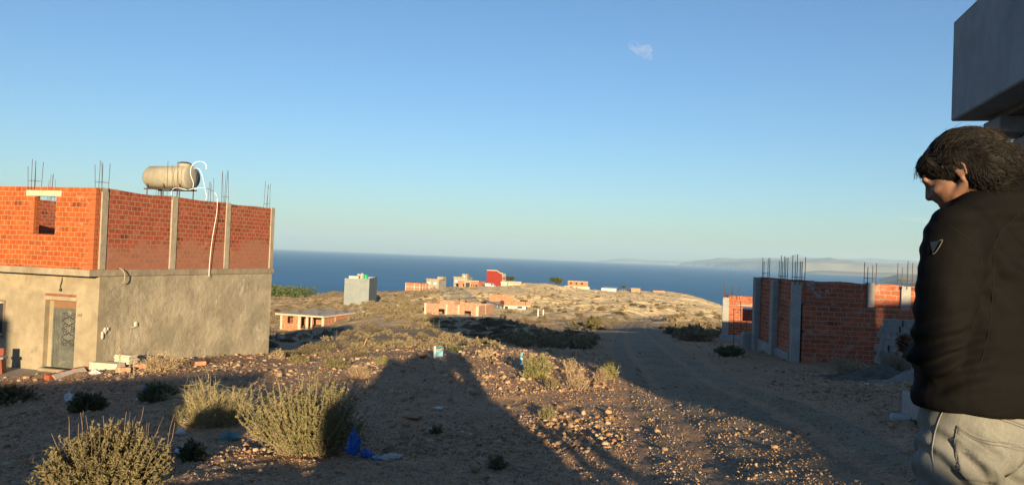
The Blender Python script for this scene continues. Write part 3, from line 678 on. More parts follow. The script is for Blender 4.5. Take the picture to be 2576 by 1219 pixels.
# window at the frame's edge
wn_ = empty('window', (0, 0, 0)); wn_.parent = LH.root
MB().box(wx0, wx1, .12, .14, wz0, wz1).build('pane', M_flat('dark_glass', (.03, .04, .05), .15, .1, spec=.6), wn_)
m = MB()
for a, b, c, d in ((wx0, wx0 + .04, wz0, wz1), (wx1 - .04, wx1, wz0, wz1), (wx0 + .04, wx1 - .04, wz0, wz0 + .04), (wx0 + .04, wx1 - .04, wz1 - .04, wz1)): m.box(a, b, .09, .13, c, d)
m.build('window_frame', M_WHITE, wn_)
m = MB()
for k in range(6): m.tube([(wx0, .03, wz0 + (wz1 - wz0) * (k + .5) / 6), (wx1, .03, wz0 + (wz1 - wz0) * (k + .5) / 6)], .008, 5)
for k in range(7): m.tube([(wx0 + (wx1 - wx0) * (k + .3) / 7, .03, wz0), (wx0 + (wx1 - wx0) * (k + .3) / 7, .03, wz1)], .007, 5)
m.build('grille', M_STEEL, wn_)
m = MB()
for a, b, c, d in ((wx1, wx1 + .09, wz0 - .1, wz1 + .08), (wx0 - .09, wx0, wz0 - .1, wz1 + .08), (wx0, wx1, wz0 - .1, wz0), (wx0, wx1, wz1, wz1 + .08)): m.bbox(a, b, -.015, -.001, c, d, .004)
m.build('window_surround', M_flat('raw_surround', (.19, .13, .09), .9, .3), wn_)
# number by the door, stub of a lamp bracket, hook of cable
def text_mesh(body, size, mat, parent, loc, rot, ext=.002, name='number', sx=1.0):
    cu = bpy.data.curves.new(name, 'FONT'); cu.body = body; cu.size = size; cu.extrude = ext; cu.resolution_u = 3
    o = bpy.data.objects.new(name, cu); COL.objects.link(o)
    me = bpy.data.meshes.new_from_object(o.evaluated_get(bpy.context.evaluated_depsgraph_get())); bpy.data.objects.remove(o)
    o = link(name, me, mat, parent); o.location = loc; o.rotation_euler = rot; o.scale = (sx, 1, 1); return o
u, z = LH.uz(*cz(926, 290)); text_mesh('147', .135, M_flat('dark_paint', (.06, .05, .04)), LH.root, (u, -.004, z), (math.pi / 2, 0, 0), .002, 'house_number')
u, z = LH.uz(*c2(530, 310)); m = MB().tube([(u, -.01, z), (u - .02, -.06, z + .12), (u + .02, -.04, z + .3), (u, -.01, z + .42)], .014, 5); m.tube([(u, -.06, z - .02), (u, -.06, z + .06)], .035, 6); m.build('lamp_bracket', M_STEEL, LH.root)
pts = []
for x, y, o_ in ((1130, 1110, .0), (1165, 1130, .12), (1180, 1170, .16), (1182, 1205, .15), (1175, 1240, .12), (1155, 1250, .10)):
    u, z = LH.uz(*c1(x - 30, y), 'y', .06 + o_); pts.append((.06 + o_, u, z))
cable = MB().tube(pts, .018, 6).build('cable_stub', M_CON, LH.root)
# plaster spills on the side wall
M_SPILL = M_flat('white_plaster', (.48, .44, .37), .8)
for (x, y, w, h) in ((875, 700, 12, 70), (900, 655, 16, 50), (922, 640, 16, 26), (1165, 600, 26, 44), (1140, 625, 40, 10), (990, 880, 14, 36)):
    u, z = LH.uz(*c2(x, y), 'y', .02); k_ = 1 / 2.176 / 1.565 * 25 / FOC; n = 11
    P = [(u + w * k_ * 1.6 * .5 * math.cos(2 * math.pi * k / n) * rnd.uniform(.4, 1.1), z + h * k_ * .5 * math.sin(2 * math.pi * k / n) * rnd.uniform(.6, 1.1)) for k in range(n)]
    MB().add([(.052, p, q) for p, q in P] + [(-.02, p, q) for p, q in P], [tuple(range(n))] + [(i, n + i, n + (i + 1) % n, (i + 1) % n) for i in range(n)]).build('plaster_spill', M_SPILL, LH.root)
# ---------------------------------------------------------------- tank on its stand
tc = at(430, 446.5, 28.2); ta = math.radians(-20)        # axis towards the right and the viewer
tank = empty('water_tank', tc, 0); tag(tank, 'large grey-beige horizontal water tank on a steel stand above the brick house', 'water tank')
ax = Vector((math.cos(ta), math.sin(ta), 0)); L2, Rr = .98, .415
m = MB(); m.lathe([(.05, -L2 - .12), (.2, -L2 - .1), (.33, -L2 - .04), (Rr, -L2 + .08), (Rr, L2 - .012), (Rr - .012, L2)], (0, 0, 0), ax, 40)
mt = M_plaster('tank_plastic', (.29, .265, .205), (.34, .31, .245), (.38, .35, .28), 1.2, .1); m.build('barrel', mt, tank)
m = MB(); m.lathe([(Rr - .018, L2 + .002), (Rr - .02, L2 + .012), (.1, L2 + .02), (.0 + .02, L2 + .02)], (0, 0, 0), ax, 40); m.build('end_cap', M_plaster('tank_cap', (.20, .19, .17), (.25, .235, .21), None, 2), tank)
m = MB(); nk = ax * (L2 * .62)
m.lathe([(.24, Rr - .06), (.24, Rr + .07), (.23, Rr + .08)], nk, (0, 0, 1), 20); m.build('neck', mt, tank)
m = MB(); m.lathe([(.25, Rr + .081), (.25, Rr + .095), (.14, Rr + .15), (.02, Rr + .16)], nk, (0, 0, 1), 12); m.build('lid', M_STEEL, tank)
zb = LH.world(0, 0, zs1)[2] - tc[2]
m = MB(); s = ax.cross(Vector((0, 0, 1)))
for a in (-.75, .0, .75):
    for b in (-.34, .34):
        p = ax * a + s * b; m.tube([(p.x, p.y, zb), (p.x, p.y, -Rr + (.16 if b else 0))], .022, 4)
    m.tube([tuple(ax * a + s * -.34 + Vector((0, 0, -Rr - .01))), tuple(ax * a + s * .34 + Vector((0, 0, -Rr - .01)))], .02, 4)
for b in (-.34, .34): m.tube([tuple(ax * -.9 + s * b + Vector((0, 0, -Rr - .03))), tuple(ax * .9 + s * b + Vector((0, 0, -Rr - .03)))], .025, 4)
m.build('stand', M_REB, tank)
# hose
def hose(name, label, pts, r=.02, cat='hose'):
    m = MB().tube([tuple(p) for p in chaikin(pts, 2)], r, 6); o = m.build(name, M_WHITE); tag(o, label, cat); return o
hose('water_hose', 'white hose curling up over the end of the rooftop water tank', [at(*c1(x, y), 27.2) for x, y in ((1778, 372), (1786, 330), (1770, 290), (1755, 250), (1758, 190), (1785, 145), (1840, 125), (1885, 140), (1905, 172), (1898, 203))], .010)
hose('water_hose', 'thin white hose dropping straight from the tank top behind the parapet', [at(*c1(x, y), 27.4) for x, y in ((1780, 192), (1838, 195), (1858, 240), (1875, 300), (1890, 380), (1908, 465), (1896, 484))], .009)
def sidept(x, y, off): 
    u, z = LH.uz(*c1(x, y), 'y', off); return LH.world(off, u, z)
P = [at(*c1(x, y), 27.3) for x, y in ((1578, 440), (1582, 400), (1610, 370), (1665, 376), (1735, 396), (1782, 378), (1850, 372), (1910, 378))] 
P += [sidept(x, y, o) for x, y, o in ((1960, 398, .0), (1995, 430, .10), (2006, 500, .14), (1998, 620, .16), (1968, 770, .18), (1945, 930, .16), (1930, 1090, .14), (1926, 1190, .14))]
hose('water_hose', 'long white hose hanging down the brick side wall from the tank', P, .0105)
# ---------------------------------------------------------------- houses down the slope
M_GREY = M_plaster('blue_grey_paint', (.20, .225, .23), (.235, .26, .265), None, .5, .15, .12, .01, 5)
M_REDP = M_plaster('red_paint', (.22, .028, .022), (.26, .034, .026), None, .6, .1)
M_CREW = M_plaster('cream_wall', (.50, .41, .29), (.57, .48, .35), (.42, .35, .26), 1.0, .2)
M_GCON = M_plaster('grey_render', (.26, .235, .19), (.33, .30, .25), (.21, .19, .155), .5, .2, .2)
M_WWALL = M_plaster('whitewash', (.60, .57, .50), (.70, .66, .58), (.42, .40, .36), .8, .2)
M_ROOF = M_plaster('dusty_roof', (.50, .41, .30), (.60, .50, .38), (.40, .32, .24), .6, 1.0, bd=.12, bscale=3)
M_WIN = M_flat('white_board', (.80, .79, .74), .6, .04)
M_SLAB = M_plaster('pale_slab', (.46, .38, .29), (.54, .45, .35), (.38, .31, .24), .6, .3)
M_GREENT = M_flat('green_tank', (.02, .30, .12), .4, .1)
def bare_room(h, x0, x1, y0, y1, zb, zt, t, mat, holes_f=(), holes_s=(), side='r', name='wall', back=None):
    """four walls with openings; front at y0, seen side 'r' (x1) or 'l' (x0); holes (u0, u1, z0, z1)"""
    def hw(axis, off, tt, a, b, holes, nm):
        us = sorted({a, b, *[q for hh in holes for q in hh[:2]]}); zs = sorted({zb, zt, *[q for hh in holes for q in hh[2:]]})
        def ok(i, j):
            u = (us[i] + us[i + 1]) / 2; z = (zs[j] + zs[j + 1]) / 2
            return not any(hh[0] < u < hh[1] and hh[2] < z < hh[3] for hh in holes)
        return MB().wall(axis, off, tt, us, zs, ok).build(nm, mat, h.root)
    hw('x', y0, t, x0, x1, holes_f, name)
    if side == 'r': hw('y', x1 - t, t - .003, y0 + t, y1 - t, holes_s, name); hw('y', x0, t, y0 + t, y1 - t, (), name)
    else: hw('y', x0 + .003, t - .003, y0 + t, y1 - t, holes_s, name); hw('y', x1 - t, t, y0 + t, y1 - t, (), name)
    if back is not False: hw('x', y1 - t, t, x0, x1, back or (), name)
def hole(h, o, c, axis='x', off=0.0):
    """opening from two surveyed corners (x0, y0, x1, y1) on sheet c"""
    a, za = h.uz(*c(o[0], o[1]), axis, off); b, zb = h.uz(*c(o[2], o[3]), axis, off); return (min(a, b), max(a, b), min(za, zb), max(za, zb))
c4 = lambda x, y: ((1000 + x / 2.576) / 1.5652, (1000 + y / 2.576) / 1.5652)
c5 = lambda x, y: ((1550 + x / 3.68) / 1.5652, (1020 + y / 3.68) / 1.5652)
c6 = lambda x, y: ((2100 + x / 3.2075) / 1.5652, (1020 + y / 3.2075) / 1.5652)
c7 = lambda x, y: ((2700 + x / 2.438) / 1.5652, (950 + y / 2.438) / 1.5652)
# tall grey tower-like house
h = House('tower_house', 'tall plain blue-grey block of a house standing alone on the left slope', *c4(1158, 577), 205, -3)
x0 = h.uz(*c4(913, 400))[0]; y1 = h.uz(*c4(1245, 400), 'y')[0]; zt = h.uz(*c4(1168, 252))[1]
MB().bbox(x0, 0, 0, y1, -3, zt - .5, .04).build('wall', M_GREY, h.root)
m = MB()
m.box(x0, 0, 0, .2, zt - .5, zt); m.box(x0, x0 + .2, .2, y1, zt - .5, zt); m.box(-.2, 0, .2, y1, zt - .5, zt + .1); m.box(x0 + .2, -.2, y1 - .2, y1, zt - .5, zt)
m.build('parapet', M_GREY, h.root)
MB().bbox(x0 + .6, x0 + 3.2, 3.2, 6, zt - .5, zt + .55, .04).build('stair_head', M_CREW, h.root)
MB().bbox(x0 + 2.3, x0 + 4.2, 6.5, 9.5, zt - .5, zt + 1.1, .04).build('stair_head', M_GCON, h.root)
MB().tube([(x0 + 4.2, 2.5, zt - .5), (x0 + 4.2, 2.5, zt + 1.6)], .06, 6).build('vent_pipe', M_WHITE, h.root)
m = MB(); m.lathe([(.55, 0), (.58, .3), (.55, .33), (.58, .62), (.55, .65), (.57, 1.0), (.45, 1.15), (.2, 1.22)], (0, 0, 0), (0, 0, 1), 20)
gt = m.build('water_tank', M_GREENT); gt.location = h.world(x0 + 5.2, 2.4, zt - .3).tolist(); gt.location.z = h.world(0, 0, zt - .5)[2]; gt.scale = (1, 1, 1.35); tag(gt, 'green plastic water tank on the roof of the tall grey house', 'water tank')
# flat-roofed house with dark open bays
h = House('flat_house', 'low brick house with broad flat pale roof and dark open bays', *c4(703, 772), 134, 17)
zr = h.uz(*c4(700, 640))[1]; zr1 = h.uz(*c4(700, 626))[1]
x0 = h.uz(*c4(268, 700))[0]; y1 = h.uz(*c4(1083, 650), 'y')[0]
xs_ = {k: h.uz(*c4(k, 700))[0] for k in (268, 286, 445, 472, 525, 548, 575, 592, 685)}
wnd = hole(h, (338, 628, 396, 702), c4)
bare_room(h, x0, 0, 0, y1, -.6, zr, .25, M_BR4, [wnd, (xs_[472], xs_[525], .1, zr - .12), (xs_[548], xs_[575], .1, zr - .12), (xs_[592], xs_[685], .1, zr - .12)], [], 'r', 'brick_wall')
MB().box(x0 + .25, -.26, .26, y1 - .26, -.5, .05).build('floor', M_SLAB, h.root)
for a, b in ((x0 - .05, xs_[286]), (xs_[445], xs_[472]), (xs_[525], xs_[548]), (xs_[575], xs_[592]), (xs_[685], .06)): MB().bbox(a, b, -.06, .2, -1, zr - .005, .02).build('column', M_SLAB, h.root)
for k in (822, 972, 1075): u = h.uz(*c4(k, 680), 'y')[0]; MB().bbox(-.2, .06, u - .14, u + .16, -1, zr - .005, .02).build('column', M_SLAB, h.root)
MB().bbox(x0 - .5, .55, -1.0, y1 + .5, zr, zr1 + .05, .02).build('roof_slab', M_ROOF, h.root)
MB().bbox(x0 + .3, xs_[472] + 4, 4.5, 4.7, .06, zr - .01, .01).build('inner_wall', M_BR4, h.root)
for (a, b) in ((-1.5, 1), (-6, 2), (-1, 6), (-5, 8), (-2.2, 11), (-7, 10)): rebar_cluster(a, b, zr1, .9, .28, 4, .01, 1, .025).build('rebar', M_REB, h.root)
for k, (a, b) in enumerate(((-.4, 8.5), (-.4, 12.2))): rebar_cluster(a, b, zr1, 1.6, .28, 4, .01, 1, .025).build('rebar', M_REB, h.root)
# roofless orange brick house
h = House('roofless_house', 'roofless pale orange brick house with two window holes in the middle of the slope', *c5(1222, 880), 136, 18)
zt = h.uz(*c5(1205, 680))[1]; x0 = h.uz(*c5(440, 780))[0]; y1 = h.uz(*c5(1452, 740), 'y')[0]
bare_room(h, x0, 0, 0, y1, -1.2, zt, .22, M_BR3, [hole(h, (650, 715, 735, 812), c5), hole(h, (1025, 745, 1118, 840), c5)], [], 'r', 'brick_wall')
for a, b in ((440, 468), (750, 776), (925, 951), (1190, 1225)):
    u0, u1 = h.uz(*c5(a, 780))[0], h.uz(*c5(b, 780))[0]; MB().bbox(u0, u1 + (.04 if b == 1225 else 0), -.05, .24, -2, zt + .06, .02).build('column', M_SLAB, h.root)
u = h.uz(*c5(1333, 740), 'y')[0]; MB().bbox(-.22, .04, u - .13, u + .13, -2, zt + .04, .02).build('column', M_SLAB, h.root)
for o in ((645, 705, 740, 716), (1015, 736, 1125, 747)): a = hole(h, o, c5); MB().bbox(*a[:2], -.03, .2, *a[2:], .01).build('lintel', M_SLAB, h.root)
MB().bbox(x0 + .3, x0 + 5.3, 6.3, 6.5, -1, zt + .35, .01).build('inner_wall', M_BR3, h.root)
rebar_cluster(h.uz(*c5(940, 660))[0], .12, zt, 1.9, .28, 4, .01, 1, .03).build('rebar', M_REB, h.root)
# white house with orange brick upper walls
h = House('white_house', 'white ground floor house with ragged orange brick parapets, behind the roofless brick house', *c5(1592, 792), 185, -15)
z1 = h.uz(*c5(1590, 672))[1]; zt = h.uz(*c5(1590, 606))[1]; x1 = h.uz(*c5(1912, 720))[0]; xo = h.uz(*c5(1975, 660))[0]; y1 = h.uz(*c5(1345, 650), 'y')[0]
dr_ = hole(h, (1598, 682, 1655, 765), c5); wd = hole(h, (1792, 686, 1865, 712), c5)
bare_room(h, 0, x1, 0, y1, -1, z1 - .1, .25, M_WWALL, [(dr_[0] + .2, dr_[1], dr_[2], dr_[3]), wd], [(1.5, 3.0, .9, 2.2), (5.5, 6.6, .9, 2.2)], 'l', 'wall')
MB().bbox(-.15, xo, -.5, y1 + .2, z1 - .1, z1 + .15, .02).build('floor_slab', M_SLAB, h.root)
MB().box(dr_[0] + .25, dr_[1] - .05, .1, .13, dr_[2], (dr_[2] + dr_[3]) / 2 + .2).build('door', M_flat('rust_door', (.16, .06, .035)), h.root)
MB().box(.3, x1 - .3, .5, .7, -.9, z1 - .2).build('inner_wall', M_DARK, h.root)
m = MB(); m.wall('x', -.4, .2, [0, xo * .64, xo * .64 + .01, xo * .80, xo * .82, xo], [z1 + .15, zt], lambda i, j: i != 3); m.build('parapet', M_BR4, h.root)
MB().wall('y', xo - .22, .2, [-.19, y1 * .45], [z1 + .15, zt], lambda i, j: True).build('parapet', M_BR4, h.root)
MB().wall('y', -.02, .2, [-.19, 3.4], [z1 + .15, zt], lambda i, j: True).build('parapet', M_BR4, h.root)
MB().wall('x', y1 * .8, .2, [-.2, xo * .95], [z1 + .15, zt + .7], lambda i, j: True).build('parapet', M_BR4, h.root)
# houses along the crest
def crest_house(name, label, cs, corner, d, r, lpx, rpx, top, mats, fh=(), sh=(), bulk=None, extra=None, group=None):
    h = House(name, label, *cs(*corner), d, r); x0 = h.uz(*cs(lpx, corner[1] - 20))[0]; y1 = h.uz(*cs(rpx, corner[1] - 20), 'y')[0]; y1 = min(max(y1, 3.0), 22); zt = h.uz(*cs(corner[0], top))[1]
    MB().bbox(x0, 0, 0, y1, -2.5, zt, .05).build('wall', mats, h.root)
    m = MB(); m.bbox(x0 - .15, .15, -.15, .05, zt - .25, zt + .12, .02); m.bbox(-.05, .15, .05, y1 + .1, zt - .25, zt + .12, .02); m.build('cornice', mats, h.root)
    for kind, o in fh:
        a = hole(h, o, cs, 'x', 0)
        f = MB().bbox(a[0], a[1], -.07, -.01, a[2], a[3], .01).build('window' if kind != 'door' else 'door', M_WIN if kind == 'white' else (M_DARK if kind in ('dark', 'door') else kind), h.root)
    if bulk:
        a = hole(h, bulk, cs, 'x', 2.0); MB().bbox(a[0], a[1], 2.0, 5.0, zt - .1, a[3], .04).build('stair_head', mats, h.root)
        b = ((a[0] + a[1]) / 2, a[3] - 1.2); MB().bbox(b[0] - .3, b[0] + .3, 1.93, 1.99, b[1] - .3, b[1] + .3, .01).build('window', M_WIN, h.root)
    return h, x0, y1, zt
h, x0, y1, zt = crest_house('brick_shell', 'low orange brick shell in two bands, leftmost on the crest', c5, (380, 466), 325, 25, 175, 520, 350, M_BR4)
for k in (175, 300, 378):
    u = h.uz(*c5(k, 400))[0]; MB().bbox(u - .2, u + .2, -.12, -.01, -2.5, zt, .02).build('column', M_SLAB, h.root)
for k in (420, 460, 505): u = h.uz(*c5(k, 400), 'y')[0]; MB().bbox(.01, .12, u - .25, u + .25, -2.5, zt, .02).build('column', M_SLAB, h.root)
MB().bbox(x0, .13, -.13, -.012, zt * .48, zt * .48 + .35, .02).build('band', M_SLAB, h.root); MB().bbox(.012, .13, 0, y1, zt * .48, zt * .48 + .35, .02).build('band', M_SLAB, h.root)
h, *_ = crest_house('grey_house', 'grey two-storey house with two white windows right of the leftmost brick shell', c5, (650, 445), 330, 18, 468, 757, 290, M_GCON,
    [('white', (489, 330, 530, 356)), ('white', (583, 336, 621, 364)), ('door', (534, 415, 548, 446)), ('dark', (570, 402, 596, 420)), (M_BR4, (555, 424, 606, 446))], (), (630, 250, 716, 290))
h, *_ = crest_house('grey_house', 'grey two-storey house with tall roof box behind an orange brick shell', c5, (1062, 430), 350, 16, 864, 1136, 262, M_GCON,
    [('white', (889, 298, 921, 336)), ('white', (965, 299, 991, 325)), ('dark', (912, 390, 938, 425))], (), (990, 210, 1062, 262))
h, x0, y1, zt = crest_house('brick_house_shell', 'orange brick single-storey shell with arches and a pale door frame, beside the red house', c5, (1225, 424), 335, 18, 938, 1342, 326, M_BR4,
    [('dark', (1004, 352, 1026, 424)), (M_SLAB, (1030, 322, 1112, 424)), ('dark', (1120, 368, 1137, 422)), ('dark', (1152, 368, 1168, 422)), ('dark', (1186, 366, 1212, 422))])
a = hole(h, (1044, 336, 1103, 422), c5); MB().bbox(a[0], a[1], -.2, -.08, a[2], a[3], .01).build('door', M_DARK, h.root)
m = MB(); m.bbox(x0 - .1, .3, -.35, -.02, zt + .12, zt + .4, .02); m.build('roof_edge', M_SLAB, h.root)
# red gable-sided house
h = House('red_house', 'tall red-painted house with a parapet sloping down to a cream side, highest on the crest', *c5(1570, 397), 340, 15)
x0 = h.uz(*c5(1350, 300))[0]; y1 = h.uz(*c5(1624, 270), 'y')[0]; P = [h.uz(*c5(*q)) for q in ((1350, 163), (1495, 168), (1545, 205), (1570, 210))]
MB().prism([(x0, -3), (0.0, -3)] + [(min(0.0, p[0]) if k == 3 else p[0], p[1]) for k, p in reversed(list(enumerate(P)))] , 0, .3).build('gable_wall', M_REDP, h.root)
zt = P[3][1]
MB().bbox(x0, 0, .31, y1, -3, zt, .02).build('wall', M_CREW, h.root)
m = MB(); m.prism([(x0 - .1, P[0][1])] + [(P[1][0], P[1][1]), (P[2][0], P[2][1]), (.15, P[3][1]), (.15, P[3][1] + .3), (P[2][0], P[2][1] + .3), (P[1][0], P[1][1] + .3), (x0 - .1, P[0][1] + .3)], -.1, .4); m.build('coping', M_CREW, h.root)
for k in (1583, 1607): u = h.uz(*c5(k, 280), 'y')[0]; z0_, z1_ = h.uz(*c5(k, 295), 'y')[1], h.uz(*c5(k, 255), 'y')[1]; MB().bbox(.01, .08, u - .9, u + .9, z0_, z1_, .02).build('window', M_flat('brown_shutter', (.20, .10, .05)), h.root)
h, *_ = crest_house('cream_annex', 'cream one-storey annex at the foot of the red house', c5, (1642, 400), 338, 10, 1552, 1650, 330, M_CREW)
h, *_ = crest_house('brick_annex', 'long low orange brick building right of the red house', c5, (1840, 400), 352, 8, 1640, 1850, 330, M_CREW, [(M_BR4, (1645, 322, 1838, 350)), ('door', (1735, 368, 1750, 398))])
h, *_ = crest_house('ruin', 'small crumbling tan ruin at the end of the long low building', c5, (1905, 402), 356, 5, 1846, 1910, 362, M_BR3)
# white house with brick storey
h = House('white_brick_house', 'white single-storey house topped by an orange brick floor with three window holes', *c6(705, 411), 405, 5)
x0 = h.uz(*c6(390, 380))[0]; z1 = h.uz(*c6(700, 347))[1]; u0 = h.uz(*c6(435, 300))[0]; u1 = h.uz(*c6(690, 300))[0]; zt = h.uz(*c6(600, 284))[1]
y1 = max(5, h.uz(*c6(752, 380), 'y', 0)[0]); y1 = min(y1, 16)
MB().bbox(x0, 0, 0, y1, -2, z1, .05).build('wall', M_CREW, h.root)
us = sorted([u0, u1] + [h.uz(*c6(k, 300))[0] for k in (465, 485, 535, 553, 603, 625)]); zw0, zw1 = h.uz(*c6(600, 321))[1], h.uz(*c6(600, 296))[1]
MB().wall('x', .3, .3, us, [z1, zw0, zw1, zt], lambda i, j: not (j == 1 and i in (1, 3, 5))).build('brick_wall', M_BR4, h.root)
m = MB(); m.wall('y', u1 - .3, .3, [.6, y1 - .5], [z1, zt], lambda i, j: True); m.wall('y', u0, .3, [.6, y1 - .5], [z1, zt], lambda i, j: True); m.wall('x', y1 - .8, .3, [u0, u1], [z1, zt], lambda i, j: True); m.build('brick_wall', M_BR4, h.root)
MB().bbox(u0 - .1, u1 + .1, .2, y1 - .4, zt, zt + .22, .02).build('roof_slab', M_SLAB, h.root)
MB().bbox(.01, .12, .3, y1, -2, z1 - .1, .02).build('brick_side', M_BR4, h.root)
for nm, o, mt_ in (('garage_door', (455, 343, 501, 393), M_DARK), ('door', (535, 350, 556, 399), M_DARK), ('window', (598, 352, 629, 385), M_STEEL)):
    a = hole(h, o, c6); f = MB().bbox(a[0], a[1], -.06, -.01, a[2], a[3], .01).build(nm, mt_, h.root)
    if nm == 'window': MB().bbox(a[0] + .3, a[1] - .3, -.09, -.065, a[2] + .3, a[3] - .3, .01).build('pane', M_WIN, f)
h, x0, y1, zt = crest_house('block_shell', 'pale grey concrete block shell without a roof, right of the white and brick house', c6, (1040, 432), 420, 10, 858, 1152, 374, M_WWALL, [(M_SLAB, (925, 378, 930, 430)), (M_SLAB, (980, 376, 986, 430))])
for k in (1060, 1095): u = h.uz(*c6(k, 400), 'y')[0]; MB().bbox(.01, .1, u - .8, u + .8, .3, 2.4, .02).build('window', M_DARK, h.root)
crest_house('low_wall', 'low orange brick wall, left of the two on the bare crest', c6, (1350, 394), 430, 5, 1235, 1405, 370, M_BR3)
crest_house('low_wall', 'low orange brick wall at the far right end of the crest', c6, (1662, 424), 438, 5, 1512, 1668, 402, M_BR3)
# kiln-like brick stub in the scrub
h = House('brick_stub', 'small broken orange brick enclosure standing in the scrub', *c5(1610, 884), 118, 10)
x0 = h.uz(*c5(1542, 850))[0]; z = h.uz(*c5(1600, 822))[1]
MB().wall('x', 0, .2, [x0, x0 * .7, x0 * .3, 0], [-.3, z * .25, z * .7, z], lambda i, j: not (i == 1 and j == 1) and not (i == 1 and j == 2)).build('brick_wall', M_BR3, h.root)
MB().wall('y', -.2, .19, [.2, 1.4], [-.3, z * .8], lambda i, j: True).build('brick_wall', M_BR3, h.root)
# parked van on the crest
vp = at(*c5(1400, 414), 334); van = empty('parked_van', vp, math.radians(-20)); tag(van, 'pale blue van parked in front of the red house', 'van')
pv = M_flat('pale_blue_paint', (.38, .46, .52), .35, .05, spec=.5)
MB().prism([(-2.2, .45), (2.2, .45), (2.25, 1.05), (1.55, 1.25), (1.05, 1.95), (-2.15, 2.0), (-2.25, 1.8)], -.9, .9).build('body', pv, van)
MB().prism([(1.0, 1.25), (1.50, 1.25), (1.05, 1.88), (.5, 1.88), (.5, 1.25)], -.915, -.902).build('window', M_DARK, van)
for x in (-1.4, 1.4):
    for y in (-.95, .75): MB().lathe([(.1, 0), (.34, .01), (.36, .1), (.34, .2), (.1, .2)], (x, y, .36), (0, 1, 0), 14).build('wheel', M_STEEL, van)
# ---------------------------------------------------------------- the brick shell on the right
RB = House('brick_building', 'large roofless red brick shell with tall grey concrete columns, at right behind the man', *c7(1065, 1150), 27.5, 3)
yb = RB.uz(*c7(745, 600), 'y')[0]; yc = RB.uz(*c7(920, 600), 'y')[0]
ztop = RB.uz(*c7(1135, 372), 'x', .55)[1]; zlow = RB.uz(*c7(1140, 600))[1]; xr = RB.uz(2330, 780)[0] + 4.5
print('right shell', yb, yc, ztop, zlow, xr)
MB().wall('x', 0, .2, list(np.linspace(.15, xr, 24)), [-1.5, zlow], lambda i, j: True, lambda u: zlow + .02 * math.sin(u * 5) - u * .012).build('front_wall', M_BR2, RB.root)
MB().wall('x', .55, .2, list(np.linspace(.15, xr, 30)), [-1.5, ztop], lambda i, j: True, lambda u: ztop + .02 * math.sin(u * 4 + 1) - .012 * u).build('rear_wall', M_BR2, RB.root)
MB().wall('y', -.16, .2, list(np.linspace(.2, yb + .1, 12)), [-1.5, ztop], lambda i, j: True, lambda u: ztop + .012 * math.sin(u * 4)).build('side_wall', M_BR2, RB.root)
MB().wall('x', yb + 6, .2, [2.6, xr], [-1.5, ztop - 1.9], lambda i, j: True).build('back_wall', M_BR2, RB.root)
m = MB(); m.prism([(.2, -1.5), (yb, -1.5), (yb, .35), (.2, .25)], -.26, -.161, 'x'); m.build('footing', M_CONG, RB.root)
def rcol(y, zt_, w=.34, x=-.40, zb=-1.0): MB().bbox(x, x + .24, y - w / 2, y + w / 2, zb, zt_, .015, .003).build('column', M_CONG, RB.root)
z3 = RB.uz(*c7(1085, 388))[1]; MB().bbox(-.24, .05, -.14, .16, -1.2, z3, .015, .003).build('column', M_CONG, RB.root)
z2 = RB.uz(*c7(930, 372), 'y')[1]; rcol(yc, z2, .36); z1 = RB.uz(*c7(770, 348), 'y')[1]; rcol(yb, z1, .4)
for px0, px1, pt in ((1742, 1808, 395), (2065, 2155, 432)):
    a, b = RB.uz(*c7(px0, 500), 'x', .5)[0], RB.uz(*c7(px1, 500), 'x', .5)[0]; zt_ = RB.uz(*c7((px0 + px1) / 2, pt), 'x', .5)[1]
    MB().bbox(a, b, .44, .74, zlow - .5, zt_, .012, .003).build('column', M_CONG, RB.root)
for px, pt, ax, off, base, n, w in ((775, 152, 'y', -.12, z1, 4, .22), (942, 135, 'y', -.12, z2, 6, .24), (1090, 120, 'x', .0, z3, 6, .34), (1775, 187, 'x', .6, RB.uz(*c7(1775, 395), 'x', .5)[1], 4, .3), (2110, 183, 'x', .6, RB.uz(*c7(2110, 432), 'x', .5)[1], 5, .36)):
    u, z = RB.uz(*c7(px, pt), ax, off); x, y = (u, off) if ax == 'x' else (off, u)
    rebar_cluster(x, y, base, z - base, w, n, .008, 1, .013).build('rebar', M_REB, RB.root)
m = MB()
for k, (a, b) in enumerate(((1210, 390), (1180, 415), (1215, 450), (1240, 490), (1275, 525), (1355, 475), (1410, 605), (1175, 610))):
    u, z = RB.uz(*c7(a, b), 'x', .55); s_ = rnd.uniform(.04, .075)
    MB().bbox(u - s_ * 1.2, u + s_ * 1.2, .535, .549, z - s_, z + s_, .006, .012).build('mortar_patch', M_CONG, RB.root)
# small shell beyond it
h = House('small_brick_shell', 'small brick shell with a square window hole, left of the large brick shell', *c7(372, 945), 47, 17)
zt = h.uz(*c7(460, 520))[1]; x1 = h.uz(*c7(735, 600))[0] + 3.5; ws = hole(h, (547, 627, 697, 770), c7)
us = sorted([.15, ws[0], ws[1], x1]); zs = sorted([-1.5, ws[2], ws[3], zt])
MB().wall('x', 0, .2, us, zs, lambda i, j: not (i == 1 and j == 1)).build('front_wall', M_BR2, h.root)
MB().wall('x', 4.2, .2, [.1, x1], [-1.5, ws[3] - .35], lambda i, j: True).build('back_wall', M_BR2, h.root)
MB().wall('y', -.1, .2, [.3, 4.4], [-1.5, zt - .1], lambda i, j: True).build('side_wall', M_BR2, h.root)
MB().bbox(-.18, h.uz(*c7(412, 700))[0], -.12, .25, -1.5, h.uz(*c7(390, 535))[1], .02).build('column', M_CONG, h.root)
l = hole(h, (505, 610, 722, 624), c7); MB().bbox(l[0], l[1], -.02, .21, l[2], l[3] + .03, .01).build('lintel', M_SLAB, h.root)
MB().bbox(-.3, x1, -.25, .0 - .001, -1.6, .35, .03).build('footing', M_CONG, h.root)
